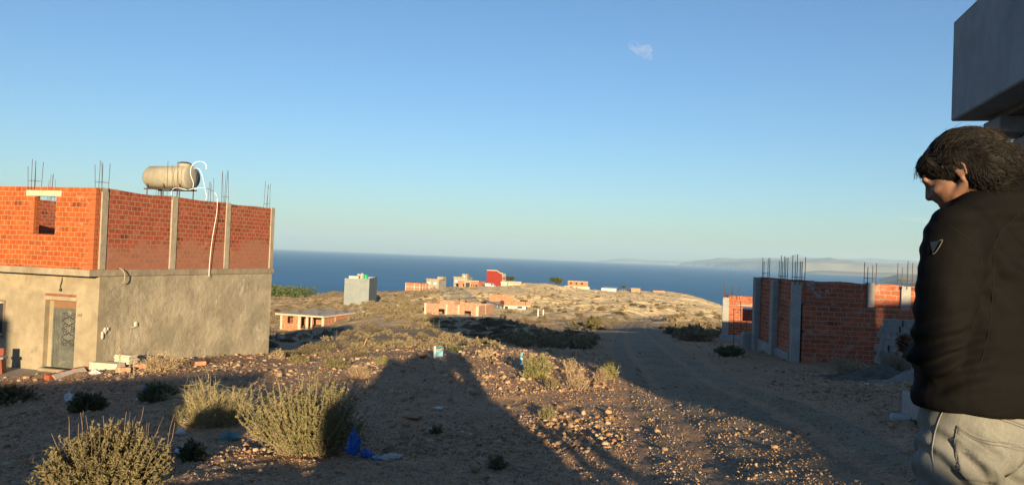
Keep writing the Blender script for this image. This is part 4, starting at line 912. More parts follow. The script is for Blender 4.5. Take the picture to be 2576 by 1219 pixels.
rebar_cluster(.35, .1, h.uz(*c7(420, 530))[1], h.uz(*c7(420, 392))[1] - h.uz(*c7(420, 530))[1], .9, 6, .03, 1, .02).build('rebar', M_REB, h.root)
p = hit(*c7(625, 1030)); rb = rebar_cluster(0, 0, 0, 2.2, 1.2, 6, .05, 1, .014).build('rebar_bundle', M_REB); rb.location = p; tag(rb, 'rusty starter rods rising from the ground left of the tall columns', 'rods')
# concrete blocks stacked in front of the wall
MBLK = M_plaster('concrete_block', (.21, .21, .205), (.28, .28, .27), None, 3, .4, 0, .006, 30)
cb_me = MB().bbox(-.25, .25, -.1, .1, 0, .2, .008, .004).build('concrete_block', MBLK); cb_end = MB().bbox(-.1, .1, -.25, .25, 0, .2, .008, .004).build('concrete_block', MBLK)
OFF = -3.2; ua, _ = RB.uz(*c7(1862, 900), 'x', OFF); nrows = 7; first = {0: True, 1: True}
zb_ = RB.uz(*c7(1862, 742), 'x', OFF)[1] - .2 * nrows
row_word = ['bottom', 'second', 'third', 'fourth', 'fifth', 'sixth', 'top']
ordw = ['first', 'second', 'third', 'fourth', 'fifth', 'sixth', 'seventh', 'eighth', 'ninth', 'tenth', 'eleventh', 'twelfth', 'thirteenth']
for r_ in range(nrows):
    endon = r_ % 2 == 0 and r_ < nrows - 1; x = ua + rnd.uniform(-.05, .03) + (.12 if r_ == nrows - 1 else 0) - .03 * (nrows - r_) * .3; k = 0
    while x < ua + 2.2:
        w = .2 if endon else .5; src = cb_end if endon else cb_me
        ps = RB.world(x + w / 2, OFF + rnd.uniform(-.06, .06) - (0 if endon else .14), zb_ + .2 * r_)
        kk = 1 if endon else 0
        if first[kk]: o = src; first[kk] = False
        else: o = src.copy(); COL.objects.link(o)
        o.location = ps.tolist(); o.rotation_euler = (0, 0, -RB.r + rnd.uniform(-.04, .04))
        tag(o, 'grey concrete block, %s from the left in the %s row of the stack' % (ordw[k], row_word[r_]), 'concrete block', 'concrete blocks stacked against the brick wall')
        x += w + rnd.choice((.02, .03, .07)); k += 1
# ---------------------------------------------------------------- the building beside the camera (top right)
M_NB = M_plaster('fresh_grey_cement', (.25, .265, .285), (.31, .325, .345), None, .9, .25, .25, .008, 9)
NB = empty('concrete_building', (0, 0, 0), math.radians(-14)); tag(NB, 'grey cement building with an overhanging upper floor, cut off at the top right', 'building')
def nb_loc(p): v = np.array(p) ; a = math.radians(14); return (v[0] * math.cos(a) - v[1] * math.sin(a), v[0] * math.sin(a) + v[1] * math.cos(a), v[2])
dC = 9.0; pT = at(2399, 55, dC); pB = at(2403, 306, dC)
cxn, cyn, zT = nb_loc(pT); _, _, zB = nb_loc(pB)
print('near building corner', cxn, cyn, zT, zB)
# overhang: face along local y at x = cxn, from y 4.2 to cyn
yn = 4.3
MB().bbox(cxn, cxn + 6, yn, cyn, zB, zT, .015).build('overhang', M_NB, NB)
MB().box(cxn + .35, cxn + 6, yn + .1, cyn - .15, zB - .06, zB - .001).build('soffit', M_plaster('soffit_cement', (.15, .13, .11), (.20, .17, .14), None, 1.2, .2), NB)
MB().bbox(cxn + .28, cxn + 6, cyn - .7, cyn - .2, zB - .24, zB - .062, .01).build('beam', M_NB, NB)
q = at(2541, 345, 8.6); qx = nb_loc(q)[0]
MB().bbox(qx, qx + .45, cyn - 1.0, cyn - .35, -.4, zB - .262, .02).build('column', M_NB, NB)
MB().bbox(qx + 1.6, cxn + 6, yn + .7, cyn - .5, -.4, zB - .262, .02).build('wall', M_NB, NB)
# ---------------------------------------------------------------- unseen blocks added behind the camera, shaped to cast the ground shadows
AZ = -SUN_AZ; TE = math.tan(SUN_EL)
def caster(name, label, x0a, x0b, ya, yb, top, z0=-.3, mat=None, cat='house'):
    """block whose edges seen from the sun sit at x0a..x0b; top = heights (at a, at b) referred to y = 0"""
    k = math.tan(AZ); s = TE / math.cos(AZ)
    xa, xb = x0a - k * yb, x0b - k * yb
    ta, tb = (top if isinstance(top, tuple) else (top, top)); ta -= s * yb; tb -= s * yb
    root = empty(name, ((xa + xb) / 2, yb, 0)); tag(root, label, cat); c = (xa + xb) / 2
    sh = k * (yb - ya)
    V = [(xa - c, 0, z0), (xb - c, 0, z0), (xb - c + sh, ya - yb, z0), (xa - c + sh, ya - yb, z0), (xa - c, 0, ta), (xb - c, 0, tb), (xb - c + sh, ya - yb, tb), (xa - c + sh, ya - yb, ta)]
    MB().add(V, [(0, 3, 2, 1), (4, 5, 6, 7), (0, 1, 5, 4), (1, 2, 6, 5), (2, 3, 7, 6), (3, 0, 4, 7)]).build('wall', mat or M_CON, root)
    m = MB(); nw = max(1, int((xb - xa) / 3))
    for i in range(nw):
        u = xa - c + (i + .5) * (xb - xa) / nw
        if min(ta, tb) > 2.4: m.box(u - .4, u + .4, .001, .03, 1.0, 2.1)
    if m.v: m.build('shutters', M_CREAM, root)
    return root
caster('shadow_block', 'tall unseen house block behind the camera on the right, shaped for its shadow', 5.5, 17.1, -24, -12, 10.6)  # unseen block, outline fitted to the shadow it casts
caster('shadow_block', 'raised unseen block behind the camera, shaped for the shadow of an overhang', 4.6, 7.2, -9, -8, 9.5, 3.1)  # floating block added for the shade above the lit gap
caster('shadow_block', 'long unseen house block behind the camera at far right, shaped for its shadow', 17.15, 60, -30, -14, (4.5, 8.0))  # unseen block, top set by the shade line on the brick shells
caster('low_wall', 'long low unseen wall behind the camera on the left, added for its shadow', -12.5, -3.3, -9.3, -9, (.46, 1.25), -.3, M_BR2, 'wall')  # added wall, top sloped to shade the ground below the left house
caster('shadow_block', 'unseen house block behind the camera at far left, shaped for its shadow', -34, -12.55, -22, -14, 2.6)  # unseen block, edge set by the dark corner on the left house
shadow_outline = [(-.85, -.6), (-.83, .93), (-.3, 1.3), (.35, 1.8), (.95, 2.05), (1.42, 1.75), (1.46, 1.25), (1.75, 1.0), (2.05, .8), (2.13, .5), (2.13, -.6)]; ys_ = -6.0; kk = math.tan(AZ); ss = TE / math.cos(AZ)
for a0_, a1_, h0_ in ((2.27, 2.42, .66), (2.56, 2.78, .60)):
    fp = MB().box(a0_ - kk * -4, a1_ - kk * -4, -.1, 0, -.3, h0_ + ss * 4).build('fence_post', M_CON); fp.location = (0, -4, 0); tag(fp, 'short unseen post added behind the camera for its shadow strip, %s of two' % ('left' if a0_ < 2.4 else 'right'), 'post')  # posts added only to cast the dark strips on the lit ground
shed = empty('shed', (0, ys_, 0)); tag(shed, 'unseen upright slab behind the camera, its outline shaped for the peaked shadow', 'shed')  # added prism following the shadow outline, no building stands here
MB().prism([(a_ - kk * ys_, b_ - ss * ys_) for a_, b_ in shadow_outline], -.5, 0).build('wall', M_CON, shed); MB().box(.3 + .85, 1.0 + .85, .001, .04, .0, 1.9).build('door', M_CREAM, shed)
caster('shadow_wedge', 'low sloping unseen block behind the camera, added for its shadow edge', 4.0, 7.6, -4.6, -4, (.38, 1.28), -.3, M_CONG, 'ramp')  # added wedge, sloped to give the lit patch its right edge
# ---------------------------------------------------------------- things round the left house
def put(px, py): return Vector(hit(px, py))
# concrete apron
A = [put(*q) for q in ((-60, 930), (238, 926), (205, 938), (120, 958), (20, 952), (-60, 958))]
zap = LH.world(0, 0, dz0 - .1)[2]
U = [LH.uz(*q) for q in ((0, 0),)]
m = MB(); poly = []
for px, py, yy in ((-120, 930, 0), (240, 925, 0), (236, 930, -.5), (150, 954, -3.0), (60, 950, -3.4), (-120, 950, -3.2)):
    R_ = ray(px, py); 
    w = LH.world(LH.uz(px, py, 'x', yy)[0], yy, 0); poly.append(w[:2])
n = len(poly); m.add([(p[0], p[1], zap) for p in poly] + [(p[0], p[1], zap - .8) for p in poly], [tuple(range(n - 1, -1, -1))] + [(i, n + i, n + (i + 1) % n, (i + 1) % n) for i in range(n)])
ap = m.build('concrete_apron', M_plaster('apron_cement', (.27, .24, .20), (.34, .30, .25), None, 1.2, .2)); tag(ap, 'flat concrete apron in front of the grey door', 'paving')
def slab_stack(name, label, px, py, n, w, d, t, mat, rz, off=0.03, cat='tile stack', h=.0):
    p = put(px, py); root = empty(name, (p.x, p.y, p.z - .02 + h), rz); tag(root, label, cat)
    for k in range(n):
        a = rnd.uniform(-off, off); MB().bbox(-w / 2 + a, w / 2 + a, -d / 2, d / 2, k * t + .002, (k + 1) * t - .004, .004, .003).build('tile', mat, root)
    return root
M_TILE = M_plaster('cream_tile', (.52, .45, .34), (.60, .53, .42), None, 3, .1)
slab_stack('tile_stack', 'low stack of cream floor tiles by the corner of the brick house', 268, 927, 4, .95, .35, .055, M_TILE, -.2)
t2 = slab_stack('tile_stack', 'taller stack of cream tiles on a brick, right of the concrete lump', 316, 921, 5, .55, .35, .055, M_TILE, -.25, h=.12)
p = put(262, 918); o = MB().bbox(-.26, .26, -.15, .15, 0, .27, .03, .02).build('concrete_lump', M_CON); o.location = (p.x, p.y + .3, p.z + .12); tag(o, 'rough concrete lump lying on the low stack of tiles', 'concrete block')
def brick(px, py, label, rz=.2, s=1.0, mat=None):
    p = put(px, py); o = MB().bbox(-.2 * s, .2 * s, -.1 * s, .1 * s, 0, .15 * s, .008, .004).build('loose_brick', mat or M_BR3); o.location = (p.x, p.y, p.z - .02); o.rotation_euler = (rnd.uniform(-.1, .1), rnd.uniform(-.1, .1), rz); tag(o, label, 'brick'); return o
brick(357, 924, 'orange brick lying left of the dry bush by the rendered wall', .1); brick(500, 918, 'dusty orange brick at the foot of the rendered wall', .5); brick(310, 934, 'orange brick under the taller tile stack', .3)
# row of tiles leaning on a row of bricks
p0, p1 = put(127, 957), put(228, 931)
d = (p1 - p0); Ln = math.hypot(d.x, d.y); rz = math.atan2(d.y, d.x); root = empty('brick_row', (p0.x, p0.y, p0.z - .05), rz); tag(root, 'row of red bricks laid end to end along the apron edge', 'bricks')
sl = (p1.z - p0.z) / Ln; nbk = int(Ln / .42)
M_ROW = M_flat('dark_red_brick', (.30, .075, .035), .85, .2, 8)
for k in range(nbk): 
    x = k * Ln / nbk; MB().bbox(x + .005, x + Ln / nbk - .008, .06, .24, sl * x, sl * x + .2, .008, .003).build('brick', M_ROW, root)
tiles = [None]
for k in range(5):
    x = .1 + k * (Ln - .3) / 5; w = (Ln - .3) / 5 - .01
    mm = MB().add([(x, -.16, sl * x - .0), (x + w, -.16, sl * (x + w)), (x + w, .05, sl * (x + w) + .2), (x, .05, sl * x + .2), (x, -.145, sl * x - .02), (x + w, -.145, sl * (x + w) - .02), (x + w, .065, sl * (x + w) + .18), (x, .065, sl * x + .18)],
                  [(0, 1, 2, 3), (4, 7, 6, 5), (0, 4, 5, 1), (1, 5, 6, 2), (2, 6, 7, 3), (3, 7, 4, 0)])
    o = mm.build('leaning_tile', M_plaster('grey_tile', (.33, .29, .27), (.38, .34, .32), None, 2, .05) if k == 0 else bpy.data.materials['grey_tile']); o.location = (p0.x, p0.y, p0.z - .05); o.rotation_euler = (0, 0, rz)
    tag(o, 'pale grey tile leaning on the red brick row, %s from the left' % ordw[k], 'tile', 'tiles leaning on the brick row')
# red stool and table at the frame's edge
p = LH.world(LH.uz(8, 905, 'x', -1.0)[0], -1.0, 0); st = empty('red_stool', (p[0] - .15, p[1], zap), .2); tag(st, 'red plastic stool with a grey tray on it at the left edge', 'stool')
M_RP = M_flat('red_plastic', (.17, .04, .028), .5, .1); st.scale = (.72, .72, .8)
m = MB(); m.prism([(-.26, 0), (.26, 0), (.2, .55), (-.2, .55)], -.22, .22); m.build('base', M_RP, st); m = MB(); m.bbox(-.28, .28, -.26, .26, .56, .63, .02); m.build('tray', M_CONG, st); m = MB(); m.bbox(-.22, .16, .1, .24, .64, .95, .02); m.build('backrest', M_RP, st)
# crumpled bags and scraps
def crumple(name, label, px, py, w, h, mat, seed, cat, d=None, flat=1.0, lift=0.0, sub=3, amp=.45):
    p = put(px, py); r_ = random.Random(seed); bm = bmesh.new(); bmesh.ops.create_icosphere(bm, subdivisions=sub, radius=1.0)
    sx, sy = r_.uniform(0, 99), r_.uniform(0, 99)
    from mathutils import noise as mn
    for v in bm.verts:
        c = v.co.copy(); n1 = mn.turbulence(c * 1.3 + Vector((sx, sy, 0)), 3, True) ; n2 = mn.cell(c * 3.0 + Vector((sx, 0, sy)))
        k = 1 - amp + amp * 1.1 * n1 + .10 * (n2 - .5)
        v.co = Vector((c.x * w * k, c.y * (d or w) * .8 * k, max(-.02, (c.z * .5 + .48) * h * k * (1.2 - .5 * abs(c.x)) * flat)))
    me = bpy.data.meshes.new(name); bm.to_mesh(me); bm.free()
    o = link(name, me, mat); o.location = (p.x, p.y, p.z + lift - .01); o.rotation_euler = (0, 0, r_.uniform(0, 6)); tag(o, label, cat); return o
M_BLUE = M_flat('blue_plastic', (.015, .10, .42), .35, .15, 6, bump=.3, bs=20, spec=.5); M_LBLUE = M_flat('light_blue_plastic', (.10, .30, .60), .4, .1)
M_WB = M_flat('white_film', (.50, .52, .52), .45, .15, spec=.4); M_PAPER = M_flat('grey_paper', (.40, .38, .35), .8, .1)
M_TEAL = M_flat('teal_cloth', (.10, .22, .22), .8, .1)
crumple('plastic_bag', 'bright blue plastic bag peaked up before a dark bush near the house', 372, 1004, .17, .30, M_BLUE, 1, 'plastic bag', sub=4)
crumple('plastic_bag', 'large bright blue plastic bag caught in the tall green bush', 888, 1168, .12, .36, M_BLUE, 2, 'plastic bag', sub=4, lift=.12)
crumple('plastic_bag', 'small torn blue bag on the ground right of the large blue bag', 922, 1150, .12, .14, M_BLUE, 3, 'plastic bag')
crumple('plastic_scrap', 'light blue plastic scrap at the foot of the tall bush', 948, 1152, .10, .06, M_LBLUE, 4, 'scrap')
crumple('plastic_bag', 'white plastic bag hooked on a dark round bush at left', 174, 1012, .15, .26, M_WB, 5, 'plastic bag')
crumple('plastic_bag', 'grey white bag beside the silvery rubble below the thorn bush', 455, 1092, .10, .12, M_WB, 6, 'plastic bag')
crumple('plastic_bag', 'white plastic sheet on a small dark bush behind the front shrub', 462, 1140, .14, .13, M_WB, 7, 'plastic bag')
crumple('cloth', 'teal cloth left of the tall green bush', 575, 1105, .20, .14, M_TEAL, 8, 'cloth')
crumple('paper_scrap', 'crumpled grey paper right of the blue bags', 985, 1150, .20, .07, M_PAPER, 9, 'paper scrap')
crumple('plastic_scrap', 'flat white film lying on the dark dirt in the centre', 1090, 1078, .13, .03, M_WB, 10, 'scrap')
crumple('plastic_scrap', 'bent white pipe piece on the shaded dirt', 1104, 1026, .12, .05, M_WB, 11, 'scrap')
crumple('plastic_scrap', 'narrow white scrap right of the centre on shaded dirt', 1185, 1092, .08, .03, M_WB, 12, 'scrap')
crumple('plastic_scrap', 'pale turquoise scrap at the bottom left', 82, 1195, .08, .02, M_LBLUE, 13, 'scrap')
crumple('plastic_bag', 'dirty white bag at the brick row end by the door', 240, 940, .24, .16, M_WB, 14, 'plastic bag')
crumple('plastic_scrap', 'small white scrap far right on the shaded yard', 2183, 966, .12, .04, M_WB, 15, 'scrap')
crumple('plastic_scrap', 'white paper flake in front of the tile row', 345, 1003, .09, .02, M_WB, 16, 'scrap')
# blue bottle in the shrubs
p = put(1312, 922); b = MB(); b.lathe([(.03, 0), (.055, .02), (.055, .12), (.048, .15), (.055, .18), (.05, .27), (.02, .33), (.018, .37)], (0, 0, 0), (0, .1, 1), 14)
o = b.build('plastic_bottle', M_flat('blue_film', (.16, .42, .60), .25, .1, spec=.6)); o.location = p; o.scale = (1.05, 1.05, 1.0); tag(o, 'light blue plastic bottle standing by the green shrub on the rubble crest', 'bottle')
# signboard
p = put(1093, 900); d_ = (Vector(p) - Vector(CAMP)).length; sg = empty('sign_board', p, math.radians(38)); tag(sg, 'small blue and black signboard standing on the rubble crest', 'sign')
k_ = d_ / FOC; w_, h_ = 24 * k_, 26 * k_
M_SGW = M_flat('sign_frame', (.45, .50, .50), .6); M_SGB = M_flat('sign_black', (.03, .035, .045), .6); M_SGC = M_flat('sign_blue', (.10, .28, .36), .6, .2, 3); M_SGT = M_flat('sign_letters', (.55, .55, .5), .6)
MB().bbox(0, w_, -.02, .02, .03, .03 + h_, .004).build('panel', M_SGC, sg)
MB().box(.03, w_ - .02, -.026, -.021, .03 + h_ * .62, .01 + h_).build('header', M_SGB, sg)
MB().bbox(-.03, .02, -.03, .03, -.1, .05 + h_, .004).build('post', M_SGW, sg)
m = MB(); m.prism([(w_ * .2, h_ * .2), (w_ * .95, h_ * .2), (w_ * .95, h_ * .62), (w_ * .55, h_ * .45)], -.025, -.021); m.build('picture', M_flat('sign_pale', (.22, .38, .44), .6), sg)
m = MB(); r2 = random.Random(3)
for ln, (zz, n_) in enumerate(((.86, 9), (.76, 7), (.67, 5))):
    x = w_ * .12
    for k in range(n_): ww = w_ * r2.uniform(.04, .10); m.box(x, x + ww, -.030, -.027, h_ * zz, h_ * (zz + r2.uniform(.03, .07))); x += ww + w_ * .025
m.build('lettering', M_SGT, sg)
# posts and sticks of the fences down the slope
M_POST = M_flat('weathered_post', (.10, .075, .055), .9, .3, 4); M_WPOST = M_flat('white_post', (.62, .60, .55), .8)
lst = [(150,660,760),(205,650,720),(332,660,740),(425,890,1030),(575,870,1010),(645,930,1010),(665,875,1040),(247,945,1055),(850,825,880),(967,820,870),(1027,840,960),(1287,805,900),(1440,825,1000),(1600,690,880),(1707,680,790),(1762,690,800),(1895,800,860),(1825,740,810),(2357,815,940),(2262,780,860),(1550,660,780),(1505,660,760),(1125,620,670),(1087,610,665),(1215,600,680)]
posts = [(c5(x, a), c5(x, b)) for x, a, b in lst] + [(c4(x, a), c4(x, b)) for x, a, b in ((165,735,860),(190,760,870),(225,770,880),(322,785,875),(500,755,800),(575,770,860),(790,740,800),(835,765,850),(1035,740,820),(1120,528,590),(1240,540,600),(150,740,830),(640,790,850),(470,820,880))]
posts += [(c6(x, a), c6(x, b)) for x, a, b in ((210,700,770),(583,702,820),(597,705,828),(612,708,835),(627,708,838),(643,712,842),(662,716,850),(686,724,862),(290,712,820))]
for k, (a, b) in enumerate(posts):
    p = put(*b); dd = np.linalg.norm(np.array(p) - CAMP); hgt_ = max(.5, (b[1] - a[1]) / FOC * dd); r_ = max(.022, .30 * dd / FOC)
    m = MB(); lx, ly = rnd.uniform(-.06, .06) * hgt_, rnd.uniform(-.06, .06) * hgt_
    m.tube([(0, 0, -.2), (lx * .5, ly * .5, hgt_ * .5), (lx, ly, hgt_)], [r_, r_ * .9, r_ * .8], 5); o = m.build('fence_post', M_POST); o.location = p
    w_ = 'by the leftmost brick house' if b[0] < 840 else 'before the roofless brick house' if b[0] < 1240 else 'below the white house' if b[0] < 1400 else 'beside the green bush at the track'
    tag(o, 'thin dark wooden fence post in the scrub ' + w_, 'post', 'fence posts in the scrub ' + w_)
for x, lab in ((2092, 'left'), (2167, 'right')):
    p = put(*c5(x, 815)); o = MB().bbox(-.09, .09, -.09, .09, -.2, 1.05, .02).build('gate_post', M_WPOST); o.location = p; tag(o, 'white gate post, %s one of the pair on the far slope' % lab, 'post')
p = put(*c4(1095, 958)); o = MB().tube([(0, 0, 0), (.12, 0, .24), (.22, 0, .50)], [.035, .03, .03], 6).build('leaning_stake', M_flat('tan_wood', (.34, .22, .12), .8)); o.location = p; tag(o, 'tan wooden stake leaning right behind the rubble', 'stake')
# gravel heap, concrete footings at right
def heap(name, label, px, py, w, h, mat, seed, cat='heap', d=None):
    p = put(px, py); n = 26; V = []; 
    for i in range(n):
        for j in range(n):
            x = (i / (n - 1) - .5) * 2; y = (j / (n - 1) - .5) * 2; r = math.hypot(x, y); z = h * max(0, 1 - r) ** .9 * (1 + .5 * float(fbm(np.array(x * 2.), np.array(y * 2.), seed, 4))) - .12
            V.append((x * w, y * (d or w), z + .09 * float(fbm(np.array(x * 9.), np.array(y * 9.), seed, 3))))
    F = [(i * n + j, (i + 1) * n + j, (i + 1) * n + j + 1, i * n + j + 1) for i in range(n - 1) for j in range(n - 1)]
    o = link(name, mesh_np(name, V, F, True), mat); o.location = p; tag(o, label, cat); return o
M_GRAV = M_plaster('grey_gravel', (.10, .088, .072), (.16, .14, .115), None, 5, 1.0, 0, .08, 14)
heap('gravel_heap', 'dark grey gravel heap at the foot of the block stack', 2225, 952, 1.25, .50, M_GRAV, 3)
heap('gravel_heap', 'lighter rubble heap right of the dark gravel heap', 2330, 962, 1.0, .6, M_plaster('rubble', (.20, .175, .15), (.27, .24, .21), None, 4, 1.0, 0, .04, 14), 5)
p = put(2318, 1066); o = MB().bbox(0, 1.6, 0, .8, -.3, .33, .01, .003).build('concrete_footing', M_CONG); o.location = p; o.rotation_euler = (0, 0, -.15); tag(o, 'squared concrete footing behind the man at hip level', 'concrete block')
a = put(2238, 1050); o = MB().bbox(0, 1.5, -.15, .15, -.1, .07, .03, .008).build('kerb_stone', M_plaster('pale_concrete', (.33, .34, .33), (.40, .41, .40), None, 2, .2)); o.location = a; o.rotation_euler = (0, 0, -.45); tag(o, 'pale flat concrete beam lying left of the footing', 'concrete beam')
p = put(*c7(600, 1040)); o = MB().bbox(-.3, .3, -.15, .15, -.1, .75, .05, .03).build('concrete_stub', M_CONG); o.location = p; tag(o, 'leaning concrete stub beside the rusty starter rods', 'concrete block')
# ---------------------------------------------------------------- stones
def stone_protos(n=10, sub=1, seed=1):
    out = []; r_ = np.random.default_rng(seed)
    for k in range(n):
        bm = bmesh.new(); bmesh.ops.create_icosphere(bm, subdivisions=sub, radius=1.0); V = np.array([v.co[:] for v in bm.verts]); F = np.array([[v.index for v in f.verts] for f in bm.faces]); bm.free()
        for _ in range(12):                                  # knock flats off it
            nrm = r_.normal(size=3); nrm /= np.linalg.norm(nrm); dd = r_.uniform(.38, .72); s = V @ nrm; V = V - np.where(s > dd, s - dd, 0)[:, None] * nrm
        V *= r_.uniform(.7, 1.25, size=3) * np.array([1, .85, .62]); V += r_.normal(size=V.shape) * .05
        out.append((V, F))
    return out
def scatter_mesh(name, pos, size, rng, protos, mat, tint=None):
    Vs = []; Fs = []; Ts = []; b = 0
    pi = rng.integers(0, len(protos), len(pos)); 
    for k, (V, F) in enumerate(protos):
        idx = np.nonzero(pi == k)[0]
        if not len(idx): continue
        a = rng.uniform(0, 2 * np.pi, len(idx)); t = rng.uniform(-.3, .3, len(idx)); c, s = np.cos(a), np.sin(a)
        X = V[None, :, 0] * c[:, None] - V[None, :, 1] * s[:, None]; Y = V[None, :, 0] * s[:, None] + V[None, :, 1] * c[:, None]; Z = V[None, :, 2] + X * t[:, None]
        P = np.stack([X, Y, Z], -1) * size[idx, None, None] + pos[idx, None, :]
        Vs.append(P.reshape(-1, 3)); Fs.append((F[None] + (np.arange(len(idx)) * len(V))[:, None, None] + b).reshape(-1, F.shape[1])); b += P.shape[0] * P.shape[1]
        Ts.append(np.repeat(rng.uniform(0, 1, len(idx)), len(V)))
    me = mesh_np(name, np.concatenate(Vs), np.concatenate(Fs)); at_ = me.attributes.new('tint', 'FLOAT', 'POINT'); at_.data.foreach_set('value', np.concatenate(Ts).astype(np.float32))
    return link(name, me, mat)
def stone_mat(name, stops):
    t = NT(name); a = t.n('ShaderNodeAttribute', attribute_name='tint').outputs['Fac']; c = t.ramp(a, stops); n_ = t.noise(14, 4, .7)
    t.color(t.mix(.5, c, t.mix(1.0, c, t.ramp(n_, [(.3, .55), (.7, 1.)]), 'MULTIPLY'))); t.bump(t.noise(40, 3), .3, .01); return t.m
M_ST = stone_mat('stones', [(0., (.21, .13, .08)), (.35, (.34, .22, .135)), (.7, (.43, .29, .175)), (.92, (.48, .36, .24)), (1., (.32, .13, .07))])
rng = np.random.default_rng(11)
def zmany(x, y): return np.array([gz(a, b) for a, b in zip(x, y)])
def scatter(n, r0, r1, s0, s1, th=41, pw=2.2, road=.35, clump=0.0):
    t = np.radians(rng.uniform(-th, th, n)); r = np.exp(rng.uniform(math.log(r0), math.log(r1), n)); x = r * np.sin(t); y = r * np.cos(t)
    keep = rng.random(n) < np.where(polydist(x, y, ROAD) < 1.8, road, 1)
    dn = fbm(x * .35, y * .35, 50, 3) + .5
    keep &= rng.random(n) < np.clip(.35 + clump * (dn - .45) * 5, .06, 1)
    x, y, r = x[keep], y[keep], r[keep]; s = s0 + (s1 - s0) * rng.random(len(x)) ** pw * 1.0; s = s * np.clip(r / 9, .6, 1.6)
    z = zmany(x, y); u_ = polydist(x, y, ROAD) / 1.65; z = z + np.where(u_ < 1, .031 - .015 * u_ ** 2 - .045 * smooth(.8, 1, u_) - .045 * np.exp(-((u_ - .48) / .13) ** 2) + .03 * fbm(x * 3.2, y * 3.2, 41, 4), 0); return np.stack([x, y, z + s * .12], -1), s
P1, S1 = scatter(21000, 6.2, 16, .007, .042, clump=.8, pw=5.0, road=.7)
P2, S2 = scatter(28000, 10, 48, .014, .080, clump=1.0, pw=4.0, road=.2)
P3, S3 = scatter(150000, 6.5, 36, .007, .026, clump=.15, pw=1.8, road=1.0)
g = scatter_mesh('rubble', np.vstack([P1, P2]), np.concatenate([S1, S2]), rng, stone_protos(10), M_ST); tag(g, kind='stuff')
M_CLOD = stone_mat('soil_clods', [(0., (.24, .145, .085)), (.5, (.36, .225, .13)), (.85, (.43, .285, .17)), (1., (.48, .35, .23))])
g = scatter_mesh('gravel', P3, S3, rng, stone_protos(6, 1, 8), M_CLOD); tag(g, kind='stuff')
rk = []
protos = stone_protos(6, 2, 5)
for V_, F_ in protos:
    me = mesh_np('rock', V_, F_); at_ = me.attributes.new('tint', 'FLOAT', 'POINT'); at_.data.foreach_set('value', np.full(len(V_), rng.uniform(.2, .75), np.float32)); me.materials.append(M_ST); rk.append(me)
def rock(px, py, w, label, group=None, flat=1.0):
    p = put(px, py); d_ = (p - Vector(CAMP)).length; s = w / 2 * d_ / FOC; o = bpy.data.objects.new('rock', rk[rnd.randrange(6)]); COL.objects.link(o)
    o.location = (p.x, p.y, p.z + s * .2); o.scale = (s, s * .8, s * flat); o.rotation_euler = (rnd.uniform(-.2, .2), rnd.uniform(-.2, .2), rnd.uniform(-.6, .6)); tag(o, label, 'rock', group); return o
rock(1193, 1188, 58, 'largest pale rock at the bottom centre of the dirt', flat=1.1); rock(1036, 1052, 62, 'flat tan rock lying in the shade right of the tall bush', flat=.6); rock(1062, 900, 56, 'broad grey rock below the signboard'); rock(1020, 1072, 36, 'tan rock under the flat tan rock'); rock(925, 1085, 30, 'pale rock half under the tall bush')
rock(2262-1060+260, 945, 22, 'orange rock among the dry plants on the crest'); rock(1383, 990+80, 30, 'tan rock on the lit strip left of the leg shadows'); rock(852, 1187, 30, 'pale boulder below the tall bush'); rock(840, 1197, 20, 'round stone touching the pale boulder below the tall bush'); rock(655, 1188, 26, 'sunlit angular rock at the bottom left of the tall bush')
lab = {0: 'one of the loose stones scattered on the dirt below the left house', 1: 'one of the loose stones in the shaded dirt at the centre', 2: 'one of the loose stones on the gravelly lit ground at right of centre'}
for k in range(110):
    z_ = k % 3
    if z_ == 0: q = (rnd.uniform(0, 600), rnd.uniform(960, 1200))
    elif z_ == 1: q = (rnd.uniform(780, 1380), rnd.uniform(930, 1215))
    else: q = (rnd.uniform(1380, 2000), rnd.uniform(960, 1215))
    rock(q[0], q[1], rnd.uniform(8, 22) * (1 if z_ < 2 else .6), lab[z_], 'loose stones ' + ('left', 'centre', 'right')[z_], rnd.uniform(.6, 1.0))
# ---------------------------------------------------------------- shrubs
def leaf_mat(name, a, b, dry=None):
    t = NT(name); oi = t.n('ShaderNodeObjectInfo').outputs['Random']; n_ = t.noise(5, 3, .7); n2 = t.noise(60, 2)
    c = t.mix(t.ramp(n_, [(.35, 0.), (.65, 1.)]), a, b); c = t.mix(t.math('MULTIPLY', t.ramp(n2, [(.45, 0.), (.7, 1.)]), .5), c, dry or tuple(q * 1.5 for q in b))
    hs = t.n('ShaderNodeHueSaturation'); t.t.links.new(c, hs.inputs['Color']); t.t.links.new(t.math('ADD', t.math('MULTIPLY', oi, .5), .75), hs.inputs['Value']); t.t.links.new(t.math('ADD', t.math('MULTIPLY', oi, .025), .488), hs.inputs['Hue'])
    t.color(hs.outputs[0]).rough(.75); return t.m
ML_SAGE = leaf_mat('sage_leaves', (.12, .112, .052), (.19, .17, .078), (.29, .24, .13)); ML_GREEN = leaf_mat('green_leaves', (.11, .108, .046), (.18, .165, .07), (.28, .235, .12)); ML_DARK = leaf_mat('dark_leaves', (.055, .07, .035), (.09, .10, .05))
ML_DRY = leaf_mat('dry_twigs', (.30, .215, .13), (.40, .30, .19), (.46, .37, .25)); ML_THORN = leaf_mat('thorn_twigs', (.25, .20, .11), (.34, .28, .155), (.42, .36, .22)); ML_STEM = leaf_mat('woody_stems', (.20, .15, .10), (.30, .235, .16))
ML_SCRUB = leaf_mat('scrub_leaves', (.12, .094, .058), (.175, .138, .085), (.23, .18, .115)); ML_SCG = leaf_mat('scrub_green', (.088, .080, .048), (.13, .11, .066))
